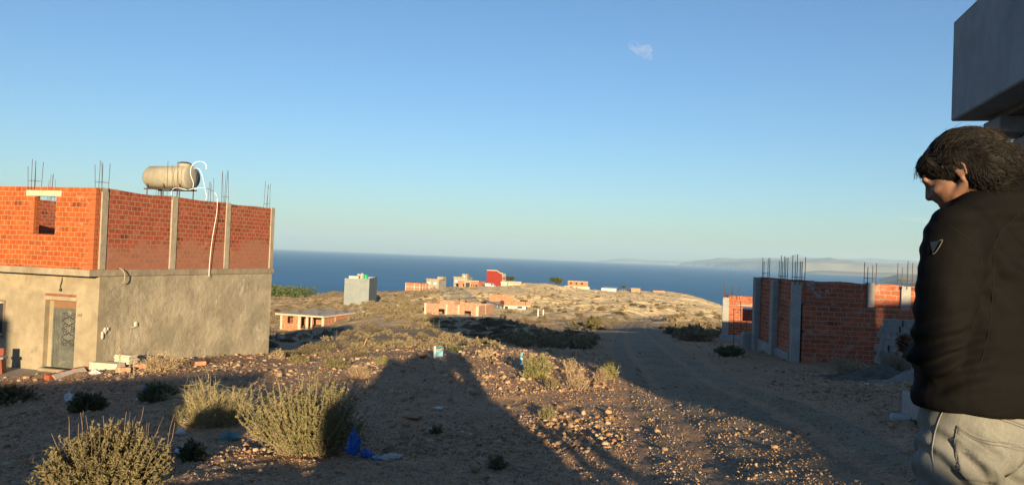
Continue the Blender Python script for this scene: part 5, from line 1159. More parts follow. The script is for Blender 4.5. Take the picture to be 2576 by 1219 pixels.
def tubes_np(P, r0, r1, n=3):
    """P (m, k, 3) centre lines -> verts, quads"""
    m, k, _ = P.shape; T = np.gradient(P, axis=1); T /= np.linalg.norm(T, axis=2, keepdims=True) + 1e-9
    up = np.tile(np.array([.31, .2, .93]), (m, k, 1)); A = np.cross(T, up); A /= np.linalg.norm(A, axis=2, keepdims=True) + 1e-9; B = np.cross(T, A)
    R = (r0 + (r1 - r0) * np.linspace(0, 1, k))[None, :, None] if np.isscalar(r0) else (r0[:, None] + (r1 - r0)[:, None] * np.linspace(0, 1, k)[None])[:, :, None]
    V = np.stack([P + (A * math.cos(2 * math.pi * i / n) + B * math.sin(2 * math.pi * i / n)) * R for i in range(n)], 2)
    i, j, q = np.meshgrid(np.arange(m), np.arange(k - 1), np.arange(n), indexing='ij'); q2 = (q + 1) % n; b = i * k * n
    F = np.stack([b + j * n + q, b + j * n + q2, b + (j + 1) * n + q2, b + (j + 1) * n + q], -1).reshape(-1, 4)
    return V.reshape(-1, 3), F
def leaves_np(pos, d, L, W, rg):
    s = np.cross(d, rg.normal(size=d.shape)); s /= np.linalg.norm(s, axis=1, keepdims=True) + 1e-9
    L = L[:, None]; W = W[:, None]; V = np.stack([pos, pos + d * L * .45 + s * W, pos + d * L, pos + d * L * .45 - s * W], 1)
    return V.reshape(-1, 3), np.arange(len(pos) * 4).reshape(-1, 4)
def shrub(name, label, loc, W, H, nst, nlf, ll, lw, mat, smat=None, seed=0, upright=.5, t0=.25, twigs=0, twl=.2, sr=.006, spikes=0, spk=.35, rough=.25, group=None, cat='shrub', open_=0.0, depth=None, link_=True):
    rg = np.random.default_rng(seed); az = rg.uniform(0, 2 * np.pi, nst); ra = np.sqrt(rg.uniform(open_, 1, nst))
    tx = ra * np.cos(az) * W / 2; ty = ra * np.sin(az) * (depth or W) / 2; env = np.sqrt(np.clip(1 - (ra * .97) ** 2, 0, 1)) ** .7
    lump = 1 + rough * np.sin(az * 3 + seed) * ra + rough * rg.uniform(-1, .6, nst); tz = H * np.maximum(.12, env * lump) * (.72 + .28 * rg.random(nst))
    tip = np.stack([tx * lump, ty * lump, tz], 1); base = np.stack([tx * .22, ty * .22, np.zeros(nst)], 1) + rg.normal(size=(nst, 3)) * np.array([.02, .02, .0]); base[:, 2] = -.03
    k = 7; t = np.linspace(0, 1, k)[None, :, None]; ctl = base + (tip - base) * np.array([1 - upright, 1 - upright, .45]) + 0
    P = base[:, None] * (1 - t) ** 2 + 2 * ctl[:, None] * t * (1 - t) + tip[:, None] * t ** 2; P = P + rg.normal(size=P.shape) * W * .008
    SV, SF = tubes_np(P, sr, sr * .35); VS = [SV]; FS = [SF]; nb = len(SV); lines = [P]
    if twigs:
        si = rg.integers(0, nst, twigs); ti = rg.uniform(.35, 1, twigs); f = ti * (k - 1); i0 = np.minimum(f.astype(int), k - 2); p0 = P[si, i0] + (P[si, i0 + 1] - P[si, i0]) * (f - i0)[:, None]
        dd = (P[si, i0 + 1] - P[si, i0]); dd /= np.linalg.norm(dd, axis=1, keepdims=True); dd = dd * .7 + rg.normal(size=dd.shape) * .75; dd /= np.linalg.norm(dd, axis=1, keepdims=True); LL = twl * H * rg.uniform(.4, 1.1, twigs)
        Q = p0[:, None] + dd[:, None] * np.linspace(0, 1, 4)[None, :, None] * LL[:, None, None] + rg.normal(size=(twigs, 4, 3)) * .012 * H; Q[:, :, 2] = np.maximum(Q[:, :, 2], 0)
        TV, TF = tubes_np(Q, sr * .6, sr * .25); VS.append(TV); FS.append(TF + nb); nb += len(TV)
    if spikes:
        si = rg.choice(nst, spikes, replace=False); dd = P[si, -1] - P[si, -3]; dd /= np.linalg.norm(dd, axis=1, keepdims=True); dd = dd * .6 + np.array([0, 0, .8]) + rg.normal(size=dd.shape) * .12
        Q = P[si, -2][:, None] + dd[:, None] * np.linspace(0, 1, 4)[None, :, None] * (H * spk * rg.uniform(.5, 1.1, spikes))[:, None, None] + rg.normal(size=(spikes, 4, 3)) * .006
        TV, TF = tubes_np(Q, sr * .8, sr * .5); VS.append(TV); FS.append(TF + nb)
    root = empty(name, loc, 0) if loc is not None else None
    a = link('stems', mesh_np('stems', np.vstack(VS), np.vstack(FS)), smat or ML_STEM, root)
    b = None
    if nlf:
        n = nst * nlf
        if twigs: nA = n // 2; nB = n - nA
        else: nA = n; nB = 0
        si = rg.integers(0, nst, nA); ti = 1 - (1 - t0) * rg.random(nA) ** 1.15; f = ti * (k - 1); i0 = np.minimum(f.astype(int), k - 2); T = P[si, i0 + 1] - P[si, i0]; pos = P[si, i0] + T * (f - i0)[:, None]; T /= np.linalg.norm(T, axis=1, keepdims=True)
        if nB:
            s2 = rg.integers(0, twigs, nB); t2 = rg.random(nB) * 2.99; j0 = t2.astype(int); T2 = Q[s2, j0 + 1] - Q[s2, j0] if not spikes else None
            if T2 is not None: pos = np.vstack([pos, Q[s2, j0] + T2 * (t2 - j0)[:, None]]); T2 = T2 / (np.linalg.norm(T2, axis=1, keepdims=True) + 1e-9); T = np.vstack([T, T2])
        dr = T * .55 + rg.normal(size=T.shape) * .6 + np.array([0, 0, .15]); dr /= np.linalg.norm(dr, axis=1, keepdims=True)
        LV, LF = leaves_np(pos, dr, ll * rg.uniform(.6, 1.2, len(pos)), lw * rg.uniform(.6, 1.2, len(pos)), rg)
        b = link('foliage', mesh_np('foliage', LV, LF), mat, root)
    if root is not None: tag(root, label, cat, group); return root
    return a, b
def S(px, py, wpx, hpx, label, mat, name='shrub', nst=90, nlf=40, ll=.05, lw=.010, **kw):
    p = put(px, py); d_ = (p - Vector(CAMP)).length; k_ = d_ / FOC; q = dict(kw)
    return shrub(name, label, (p.x, p.y, p.z - .02), wpx * k_, hpx * k_, nst, nlf, ll, lw, mat, seed=int(px * 7 + py), **q)
def S_at(px, d, wm, hm, label, mat, name='shrub', **kw):
    r = ray(px, 900); x, y = r[0] * d, d; return shrub(name, label, (x, y, gz(x, y) - .03), wm, hm, kw.pop('nst', 90), kw.pop('nlf', 40), kw.pop('ll', .05), kw.pop('lw', .01), mat, seed=int(px * 3 + d * 10), **kw)
S_at(284, 7.35, 1.16, .72, 'big olive bush with upright dry stalks at the bottom left', ML_SAGE, nst=620, nlf=46, ll=.040, lw=.0085, spikes=46, spk=.42, t0=.42, sr=.0045, upright=.45, rough=.16)
S_at(785, 9.9, 1.55, .98, 'tallest green bush in the foreground with the large blue bag in it', ML_GREEN, nst=380, nlf=50, ll=.046, lw=.0085, t0=.3, spikes=8, spk=.3, sr=.006, upright=.34, rough=.24, depth=1.4)
S_at(540, 12.2, 1.42, .66, 'pale thorny tangled bush left of the tall green bush', ML_THORN, nst=170, nlf=10, ll=.035, lw=.006, twigs=3200, twl=.30, sr=.006, upright=.1, rough=.35, smat=ML_THORN, depth=.9)
S_at(22, 15.6, 1.15, .42, 'olive bush cut off at the left edge below the stool', ML_SAGE, nst=160, nlf=40, ll=.06, lw=.014, sr=.006)
S(215, 1034, 72, 40, 'dark round bush holding a white plastic bag', ML_DARK, nst=150, nlf=50, ll=.06, lw=.012)
S(392, 1008, 78, 42, 'dark low bush behind the peaked blue bag', ML_DARK, nst=150, nlf=50, ll=.06, lw=.012)
S(480, 1160, 70, 48, 'small dark bush just right of the big front bush', ML_DARK, nst=110, nlf=50, ll=.035, lw=.008)
S(455, 972, 60, 24, 'small dry umbel plant behind the thorny bush', ML_DRY, nst=30, nlf=6, ll=.05, lw=.006, twigs=80)
S(402, 932, 96, 46, 'dry branching bush against the rendered wall', ML_DRY, nst=110, nlf=14, ll=.06, lw=.008, twigs=500, twl=.4, sr=.008, smat=ML_DRY, rough=.3)
S(445, 926, 60, 26, 'flattened dry weeds at the foot of the rendered wall', ML_DRY, nst=80, nlf=8, ll=.06, lw=.008, twigs=200, sr=.007, smat=ML_DRY)
S(700, 902, 40, 26, 'dry weed at the far corner of the rendered wall', ML_DRY, nst=50, nlf=10, ll=.07, lw=.008, smat=ML_DRY)
S(1352, 946, 78, 56, 'grey green shrub beside the blue bottle on the crest', ML_SAGE, nst=170, nlf=36, ll=.07, lw=.014, spikes=8, spk=.3, rough=.3)
S(1345, 950, 62, 32, 'bright green low plant in front of the grey green shrub', ML_GREEN, nst=120, nlf=30, ll=.07, lw=.014)
S(1432, 932, 44, 34, 'dry straw-coloured plant in the middle of the lit crest', ML_DRY, nst=50, nlf=5, ll=.07, lw=.007, twigs=120, smat=ML_DRY, upright=.2)
S(1455, 980, 66, 58, 'tall dry branching plant before the lit crest', ML_DRY, nst=50, nlf=5, ll=.06, lw=.006, twigs=200, smat=ML_DRY, upright=.1, rough=.35)
S(1532, 952, 44, 46, 'yellow green plant at the right end of the crest', ML_GREEN, nst=80, nlf=26, ll=.07, lw=.012, rough=.4, smat=ML_DRY)
S(1510, 962, 44, 38, 'thin dry weed beside the yellow green plant', ML_DRY, nst=60, nlf=8, ll=.06, lw=.007, twigs=120, smat=ML_DRY)
S(1385, 975, 40, 34, 'small wispy plant under the dry branching plant', ML_SAGE, nst=40, nlf=16, ll=.05, lw=.008, rough=.3)
S(1222, 900, 46, 26, 'dry tuft on the rubble crest right of the signboard', ML_DRY, nst=90, nlf=12, ll=.08, lw=.01, smat=ML_DRY, upright=.1)
S(905, 950, 62, 34, 'dry grass tuft on the lit rubble left of the shadow peak', ML_DRY, nst=130, nlf=8, ll=.08, lw=.007, smat=ML_DRY, upright=.1)
S(960, 914, 36, 18, 'small bright green plant on the lit rubble', ML_GREEN, nst=60, nlf=24, ll=.07, lw=.014)
S(845, 926, 70, 28, 'grey green low plant on the lit rubble', ML_SAGE, nst=90, nlf=30, ll=.07, lw=.012)
S(745, 912, 46, 18, 'grey green tuft left on the lit rubble by the wall corner', ML_SAGE, nst=60, nlf=24, ll=.07, lw=.012)
S(1378, 1054, 46, 38, 'small grassy tuft at the edge of the lit strip', ML_GREEN, nst=60, nlf=16, ll=.045, lw=.006, upright=.1)
S(930, 975, 40, 22, 'tiny sunlit dry sprig right of the tall bush', ML_DRY, nst=30, nlf=8, ll=.05, lw=.006, smat=ML_DRY)
S(1150, 884, 36, 12, 'small dark plant just right of the signboard', ML_DARK, nst=60, nlf=30, ll=.09, lw=.016)
S(1095, 1090, 40, 20, 'small dark weed in the shaded dirt at the centre', ML_DARK, nst=50, nlf=20, ll=.04, lw=.006)
S(1250, 1175, 60, 34, 'dark trailing weed above the largest pale rock', ML_DARK, nst=60, nlf=18, ll=.04, lw=.006, rough=.3)
S(1836, 896, 60, 26, 'dark dome bush standing alone left of the brick shells', ML_DARK, nst=160, nlf=60, ll=.09, lw=.018)
S(2140, 948, 120, 50, 'dark brown brush in front of the long brick wall', ML_STEM, nst=160, nlf=16, ll=.08, lw=.008, twigs=300, rough=.3)
S(2255, 936, 90, 50, 'dark dry brush before the block stack', ML_STEM, nst=130, nlf=18, ll=.08, lw=.008, twigs=250, rough=.3)
S(2330, 1075, 60, 28, 'small weed under the concrete footing', ML_DARK, nst=40, nlf=14, ll=.05, lw=.007)
for x, y, h_, lb in ((296, 985, 100, 'tallest'), (322, 990, 82, 'middle'), (333, 988, 70, 'shortest')):
    p = put(x, y); k_ = (p - Vector(CAMP)).length / FOC; r3 = random.Random(x); o = MB(); H_ = h_ * k_; o.tube([(0, 0, -.05), (.02, 0, H_ * .5), (-.01, 0, H_)], .006, 5)
    for i in range(26): t_ = .55 + .45 * i / 26; a_ = r3.uniform(0, 6.3); o.tube([(0, 0, H_ * t_ * .99), (.035 * math.cos(a_), .035 * math.sin(a_), H_ * t_ + .02)], [.004, .008], 4)
    o = o.build('dry_stalk', ML_DRY); o.location = p; tag(o, '%s of three dry flower stalks below the tile stacks' % lb, 'dried plant')
# scrub of the slope: each bush its own copy of a few kinds
def dome(seed, n=1500, stems=26):
    rg = np.random.default_rng(seed); u = rg.normal(size=(n, 3)); u /= np.linalg.norm(u, axis=1, keepdims=True); u[:, 2] = np.abs(u[:, 2]); lob = 1 + .16 * np.sin(u[:, 0] * 5 + seed) + .14 * np.cos(u[:, 1] * 6 - seed) ; r = (.62 + .38 * rg.random(n) ** .5) * lob
    pos = u * r[:, None] * np.array([.5, .5, .62]); d_ = u * .8 + rg.normal(size=(n, 3)) * .5 + np.array([0, 0, .3]); d_ /= np.linalg.norm(d_, axis=1, keepdims=True)
    return leaves_np(pos, d_, rg.uniform(.06, .13, n), rg.uniform(.016, .034, n), rg)
dm_ = [mesh_np('shrub', *dome(s)) for s in range(6)]
for i, me in enumerate(dm_): me.materials.append(ML_SCG if i in (1, 4) else ML_SCRUB)
dark_me = [mesh_np('shrub', *dome(20 + s)) for s in range(2)]
for me in dark_me: me.materials.append(ML_SCG)
foot = []
def blocked(x, y):
    for (ax, ay, bx, by, rr) in FOOT:
        if polydist(np.array([x]), np.array([y]), [(ax, ay), (bx, by)])[0] < rr: return True
    return False
FOOT = []
for o in list(scene.objects):
    if o.get('category') in ('house', 'building') and o.parent is None and o.location.y > 20:
        pts = [o.matrix_basis @ Vector(c) for ch in o.children if ch.type == 'MESH' for c in ch.bound_box]
        if not pts: continue
        xs = [p.x for p in pts]; ys = [p.y for p in pts]; cx, cy = (min(xs) + max(xs)) / 2, (min(ys) + max(ys)) / 2
        FOOT.append((cx, min(ys), cx, max(ys), (max(xs) - min(xs)) / 2 + .4))
FOOT = [f for f in FOOT]
zones = [  # surveyed x range, y range, how many, size range, label, group
    ((672, 960), (838, 900), 34, (1.0, 2.0), 'low grey-brown scrub bush in the shade right of the rendered wall', 'scrub beside the rendered house'),
    ((860, 1260), (800, 872), 62, (1.0, 2.0), 'round olive scrub bush on the lit slope before the roofless brick house', 'scrub on the lit slope'),
    ((1160, 1560), (808, 872), 52, (1.0, 2.0), 'dark scrub bush in the long shadow left of the track', 'scrub in the long shadow'),
    ((1640, 1840), (822, 850), 22, (1.2, 2.2), 'dark scrub bush right of the track below the pale hill', 'scrub right of the track'),
    ((675, 870), (752, 800), 24, (1.4, 2.6), 'scrub bush on the brown slope left of the tall grey house', 'scrub on the far left slope'),
    ((1260, 1830), (742, 800), 40, (1.2, 2.6), 'small dark scrub bush on the pale eroded hill', 'scrub on the pale hill'),
    ((950, 1260), (728, 770), 24, (1.4, 2.8), 'grey scrub bush on the hillside below the crest houses', 'scrub under the crest houses'),
]
nsh = 0
for (xr_, yr_, n_, sr_, lb, grp) in zones:
    c = 0; tries = 0
    while c < n_ and tries < n_ * 6:
        tries += 1; px, py = rnd.uniform(*xr_), rnd.uniform(*yr_)
        p = put(px, py); x, y = p.x, p.y
        if fbm(np.array([x / 9.]), np.array([y / 9.]), 77, 3)[0] < -.12: continue
        if polydist(np.array([x]), np.array([y]), ROAD)[0] < 2.4 or blocked(x, y) or y > 460: continue
        s = rnd.uniform(*sr_) * (.52 if y < 60 else .75); dark = 'dark' in lb or 'shade' in lb
        o = bpy.data.objects.new('shrub', rnd.choice(dark_me if (dark and rnd.random() < .5) else dm_)); COL.objects.link(o)
        o.location = (x, y, p.z - .1); o.scale = (s, s * rnd.uniform(.8, 1.2), s * rnd.uniform(.34, .58)); o.rotation_euler = (0, 0, rnd.uniform(0, 6.3)); tag(o, lb, 'shrub', grp); c += 1; nsh += 1
# the rest of the scrub reads as one cover
def cover(n, xr_, yr_, s0, s1, thr=-.05, sc=9.):
    q = []; 
    px = rng.uniform(*xr_, n); py = rng.uniform(*yr_, n)
    for a, b in zip(px, py):
        p = put(a, b)
        if p.y > 455 or p.y < 30: continue
        if fbm(np.array([p.x / sc]), np.array([p.y / sc]), 78, 4)[0] < thr: continue
        if polydist(np.array([p.x]), np.array([p.y]), ROAD)[0] < 2.6 or blocked(p.x, p.y): continue
        q.append((p.x, p.y, p.z, rng.uniform(s0, s1)))
    return q
q = cover(420, (668, 1270), (800, 880), .25, .6, -.1) + cover(500, (668, 1100), (735, 810), .7, 1.6, -.05) + cover(900, (1000, 1840), (722, 830), .4, 1.2, .04, 14.) + cover(200, (1270, 1560), (808, 880), .35, .8, -.1) + cover(160, (1640, 1840), (815, 858), .5, 1.2, -.05)
q = np.array(q); protos_d = []
for s in range(5):
    Vd, Fd = dome(40 + s, 130); Vd = (Vd.reshape(-1, 4, 3) - Vd.reshape(-1, 4, 3).mean(1, keepdims=True)) * 2.4 + Vd.reshape(-1, 4, 3).mean(1, keepdims=True); protos_d.append((Vd.reshape(-1, 3), Fd))
cv = scatter_mesh('scrub_cover', q[:, :3] - np.array([0, 0, .05]), q[:, 3], rng, protos_d, ML_SCRUB); tag(cv, kind='stuff')
print('shrubs', nsh, 'cover', len(q))
# far pine wood on the left headland
def pine_blob(seed, n=700):
    rg = np.random.default_rng(seed); u = rg.normal(size=(n, 3)); u /= np.linalg.norm(u, axis=1, keepdims=True); c = rg.normal(size=(9, 3)) * np.array([.28, .28, .16]); k = rg.integers(0, 9, n)
    pos = c[k] + u * np.array([.26, .26, .2]) * (.6 + .4 * rg.random((n, 1))); return leaves_np(pos, u, rg.uniform(.06, .12, n), rg.uniform(.03, .05, n), rg)
M_PINE = leaf_mat('pine_needles', (.040, .055, .022), (.075, .090, .036)); M_BARK = M_flat('bark', (.14, .10, .07), .9, .3)
qq = []
for k in range(260):
    a, b = rng.uniform(640, 775), rng.uniform(732, 752)
    if b < 733 + (a - 676) * .12: continue
    d_ = rng.uniform(285, 330); p = at(a, b, d_); x, y = p[0], p[1]; qq.append((x, y, gz(x, y) + 1.2, rng.uniform(4, 6.5)))
qq = np.array(qq); w = scatter_mesh('pine_wood', qq[:, :3], qq[:, 3], rng, [pine_blob(3, 260), pine_blob(4, 260)], M_PINE); tag(w, kind='stuff')
def tree(name, label, cs, cx, ybase, ytop, wpx, d, seed, lean=0.0, th=.3):
    b = at(*cs(cx, ybase), d); t_ = at(*cs(cx, ytop), d); H_ = t_[2] - b[2]; W_ = wpx / (3.68 if cs is c5 else 3.2075) / 1.5652 * d / FOC; root = empty(name, b); tag(root, label, 'tree')
    m = MB(); m.tube([(0, 0, -1), (.1 * lean, 0, H_ * th), (.5 * lean, 0, H_ * .6)], [.28, .22, .12], 7)
    for k in range(6):
        a_ = k * 1.05 + seed; m.tube([(.1 * lean, 0, H_ * th), (W_ * .2 * math.cos(a_), W_ * .2 * math.sin(a_), H_ * .6), (W_ * .36 * math.cos(a_), W_ * .36 * math.sin(a_), H_ * .75)], [.13, .08, .04], 5)
    m.build('trunk', M_BARK, root)
    rg = np.random.default_rng(seed); n = 2600; nc = 16; az = rg.uniform(0, 6.28, nc); rr = np.sqrt(rg.random(nc)) * .36; c = np.stack([rr * np.cos(az), rr * np.sin(az), rg.uniform(-.12, .26, nc) * (1 - rr)], 1); k = rg.integers(0, nc, n); u = rg.normal(size=(n, 3)); u /= np.linalg.norm(u, axis=1, keepdims=True)
    pos = (c[k] + u * .17 * (.5 + .5 * rg.random((n, 1)))) * np.array([W_, W_, H_ * 1.15]) + np.array([0, 0, H_ * .68])
    V, F = leaves_np(pos, u, rg.uniform(.25, .5, n), rg.uniform(.1, .2, n), rg); link('crown', mesh_np('crown', V, F), M_PINE, root); return root
tree('pine_tree', 'broad round pine standing alone left of the white and brick house', c6, 300, 366, 234, 205, 398, 3)
tree('pine_tree', 'pine crown showing behind the red house', c5, 1688, 350, 254, 118, 360, 5)
tree('small_tree', 'tiny dark tree behind the concrete block shell on the crest', c6, 1140, 372, 340, 40, 425, 7)
tree('palm_like_tree', 'thin pale-trunked scraggly tree on the hillside below the grey houses', c5, 975, 548, 440, 60, 300, 9, .5, .6)
S(*c6(763, 862), 32, 26, 'bright green bush beside the bundle of dark posts at the track', ML_GREEN, nst=200, nlf=60, ll=.28, lw=.07, sr=.02)
# ---------------------------------------------------------------- the man at the right
MX, MY = 1.405, 2.235
man = empty('person', (MX, MY, 0), 0); tag(man, 'man seen from behind at the right, wind-blown dark hair, black jacket, grey jeans, head bowed', 'person')
PH = math.radians(25); fw = Vector((-math.sin(PH), math.cos(PH), 0)); lat = Vector((math.cos(PH), math.sin(PH), 0)); Z = Vector((0, 0, 1)); MO = Vector((MX, MY, 0))
def A(px, py, d): return Vector(at(px, py, d)) - MO
def loft(bm, secs, n=20, caps=True):
    """sections (centre, half-axis a, half-axis b) joined into one closed skin"""
    rings = []
    for c, a, b in secs: rings.append([bm.verts.new(c + a * math.cos(2 * math.pi * k / n) + b * math.sin(2 * math.pi * k / n)) for k in range(n)])
    for r0, r1 in zip(rings[:-1], rings[1:]):
        for k in range(n): bm.faces.new((r0[k], r0[(k + 1) % n], r1[(k + 1) % n], r1[k]))
    bm.faces.new(rings[0][::-1]); bm.faces.new(rings[-1])
def limb(bm, pts, n=16):
    """(centre, radius) chain with rounded ends"""
    P = [p for p, r in pts]; R = [r for p, r in pts]; secs = []
    up = None
    for i in range(len(P)):
        t = (P[min(i + 1, len(P) - 1)] - P[max(i - 1, 0)]).normalized()
        a = t.orthogonal().normalized() if up is None else (up - t * up.dot(t)).normalized(); up = a; b = t.cross(a)
        if i == 0: secs += [(P[0] - t * R[0] * .85, a * R[0] * .45, b * R[0] * .45), (P[0] - t * R[0] * .45, a * R[0] * .85, b * R[0] * .85)]
        secs.append((P[i], a * R[i], b * R[i]))
        if i == len(P) - 1: secs += [(P[i] + t * R[i] * .45, a * R[i] * .85, b * R[i] * .85), (P[i] + t * R[i] * .85, a * R[i] * .45, b * R[i] * .45)]
    loft(bm, secs, n)
def ball(bm, c, ax, s):
    """ellipsoid with axes ax (three vectors) and half sizes s"""
    r = bmesh.ops.create_icosphere(bm, subdivisions=3, radius=1.0)
    for v in r['verts']: q = v.co.copy(); v.co = c + ax[0] * q.x * s[0] + ax[1] * q.y * s[1] + ax[2] * q.z * s[2]
def fuse(name, bm, voxel, smooth_it=4, disp=None):
    me = bpy.data.meshes.new(name + '_raw'); bmesh.ops.recalc_face_normals(bm, faces=bm.faces); bm.to_mesh(me); bm.free()
    o = bpy.data.objects.new(name + '_raw', me); COL.objects.link(o)
    m = o.modifiers.new('r', 'REMESH'); m.mode = 'VOXEL'; m.voxel_size = voxel; m.use_smooth_shade = True
    if smooth_it: s = o.modifiers.new('s', 'SMOOTH'); s.factor = .5; s.iterations = smooth_it
    out = bpy.data.meshes.new_from_object(o.evaluated_get(bpy.context.evaluated_depsgraph_get())); bpy.data.objects.remove(o); bpy.data.meshes.remove(me)
    if disp:
        n = len(out.vertices); co = np.empty(n * 3); out.vertices.foreach_get('co', co); nr = np.empty(n * 3); out.vertices.foreach_get('normal', nr); co = co.reshape(-1, 3); nr = nr.reshape(-1, 3)
        co = co + nr * disp(co)[:, None]; out.vertices.foreach_set('co', co.ravel()); out.update()
    out.name = name; out.materials.clear(); return out
# head directions
phh, pit = math.radians(50), math.radians(26)
hh_ = Vector((-math.sin(phh), math.cos(phh), 0)); HF = hh_ * math.cos(pit) - Z * math.sin(pit); HU = hh_ * math.sin(pit) + Z * math.cos(pit); HL = Z.cross(hh_)
HC = A(2419, 428, 2.23)
def hp(f, u, l=0.0): return HC + HF * f + HU * u + HL * l
AX3 = (HF, HL, HU)
bm = bmesh.new()
ball(bm, hp(-.008, .022), AX3, (.098, .077, .088)); ball(bm, hp(.045, -.03), AX3, (.052, .062, .070)); ball(bm, hp(.054, -.056), AX3, (.041, .046, .038))
ball(bm, hp(.078, -.072), AX3, (.019, .024, .014)); ball(bm, hp(.090, .012), AX3, (.014, .052, .016))                          # chin, brow
limb(bm, [(hp(.094, .002), .009), (hp(.104, -.022), .010), (hp(.108, -.034), .012)]); ball(bm, hp(.100, -.036, .011), AX3, (.010, .009, .007)); ball(bm, hp(.100, -.036, -.011), AX3, (.010, .009, .007))
ball(bm, hp(.093, -.049), AX3, (.010, .024, .005)); ball(bm, hp(.090, -.056), AX3, (.010, .020, .006))                             # lips
for s in (-1, 1):
    ball(bm, hp(.066, -.030, .040 * s), AX3, (.024, .020, .015)); ball(bm, hp(.079, -.006, .030 * s), AX3, (.013, .017, .010))                                                                 # cheekbone
    ball(bm, hp(-.004, -.012, .076 * s), AX3, (.014, .006, .022)); er = [(hp(-.004 + .014 * math.cos(w_) - .003, -.010 + .024 * math.sin(w_), (.081 + .005 * math.cos(w_ - 2.6)) * s), .0042) for w_ in [math.radians(q_) for q_ in range(-70, 235, 25)]]
    limb(bm, er, 8); ball(bm, hp(-.001, -.036, .077 * s), AX3, (.007, .005, .008))
    limb(bm, [(hp(-.004, -.045, .058 * s), .016), (hp(.04, -.066, .045 * s), .014), (hp(.070, -.076, .02 * s), .012)])              # jaw line
NB_ = Vector((0, 0, 1.515)) + fw * -.01
limb(bm, [(NB_ - Z * .06, .075), (NB_, .064), ((NB_ + hp(-.03, -.07)) / 2, .058), (hp(-.022, -.055), .06), (hp(-.02, -.02), .062)])
SL = A(2408, 592, 2.12); EL = A(2354, 897, 2.09); HN = A(2326, 890, 2.36)
mir = lambda v: v - lat * 2 * v.dot(lat)
SR = mir(SL); ER = mir(EL) + lat * -.02; WR = HN + Vector((.14, .0, .0))
Hc = Vector((-.028, 0, 0))
loft(bm, [(Vector((0, 0, z)) + Hc * (1 - t), lat * a, fw * b) for z, a, b, t in ((.80, .10, .09, 0), (.88, .165, .105, 0), (.96, .17, .11, .2), (1.08, .145, .10, .5), (1.22, .15, .105, .8), (1.36, .17, .11, 1), (1.46, .165, .095, 1), (1.52, .09, .07, 1))], 24)
for s, e, w in ((SL, EL, HN), (SR, ER, WR)): limb(bm, [(s, .056), ((s + e) / 2, .047), (e, .040), ((e + w) / 2, .038), (w, .027)])
LG = {}
for s in (-1, 1):
    hip = Hc + lat * .095 * s + Z * .90; knee = lat * .105 * s + Z * .49 + fw * .03 + Hc; ank = lat * .125 * s - Z * .03 - fw * .01 + Hc; LG[s] = (hip, knee, ank)
    limb(bm, [(hip, .092), ((hip + knee) / 2, .075), (knee, .054), (knee * .45 + ank * .55, .052), (ank, .036)]); limb(bm, [(ank - Z * .03, .036), (ank - Z * .045 + fw * .08, .034), (ank - Z * .055 + fw * .16, .028)])
# hands: palm, four fingers curled round the phone, thumb on top
PHC = HN + fw * .10 + Z * .005 + Vector((.055, 0, 0))                                        # phone centre
def hand(w, side):
    fd = (PHC - w).normalized(); upv = (Z - fd * Z.dot(fd)).normalized(); out_ = fd.cross(upv) * side     # out_: away from the phone
    if (w + out_ * .1 - PHC).length < (w - PHC).length: out_ = -out_
    pc = w + fd * .052 + out_ * .008; ball(bm, pc, (fd, out_, upv), (.050, .019, .042)); limb(bm, [(w - fd * .01, .027), (w + fd * .03, .028)])
    for i, (h_, ln) in enumerate(((.032, .040), (.011, .045), (-.010, .041), (-.030, .032))):
        k0 = pc + fd * .040 + upv * h_; k1 = k0 + fd * ln * .95 + out_ * .006; k2 = k1 + fd * ln * .35 - out_ * ln * .62; k3 = k2 - out_ * ln * .45 - fd * ln * .25
        limb(bm, [(k0, .0105), (k1, .0095), (k2, .0088), (k3, .0078)], 10)
    t0 = pc - fd * .02 + upv * .036; t1 = t0 + upv * .030 + fd * .022 - out_ * .004; t2 = t1 + fd * .030 - out_ * .016; limb(bm, [(t0, .013), (t1, .011), (t2, .009)], 10)
hand(HN, 1); hand(WR, -1)
def sk(): 
    t = NT('skin'); c = t.mix(t.ramp(t.noise(9, 4, .6), [(.35, 0.), (.65, 1.)]), (.155, .080, .052), (.20, .105, .07)); t.color(c).rough(.55); t.b.inputs['Specular IOR Level'].default_value = .35
    t.b.inputs['Subsurface Weight'].default_value = .12; t.b.inputs['Subsurface Radius'].default_value = (.012, .005, .003); t.b.inputs['Subsurface Scale'].default_value = 1.0
    t.bump(t.noise(120, 3), .12, .002); return t.m
body = link('body', fuse('body', bm, .0048, 3), sk(), man)
for s in (-1, 1):                                                                             # eyes, half hidden by the lids
    e = MB(); c = hp(.076, -.010, .028 * s); e.lathe([(.002, -.010), (.007, -.007), (.0100, 0), (.007, .007), (.002, .010)], c, HF, 14); e.build('eye', M_flat('eye_white', (.55, .5, .45), .3), man)
    MB().tube([hp(.094, .020, .016 * s), hp(.098, .026, .032 * s), hp(.086, .020, .050 * s)], .0035, 6).build('eyebrow', M_flat('brow_hair', (.012, .009, .008), .8), man)
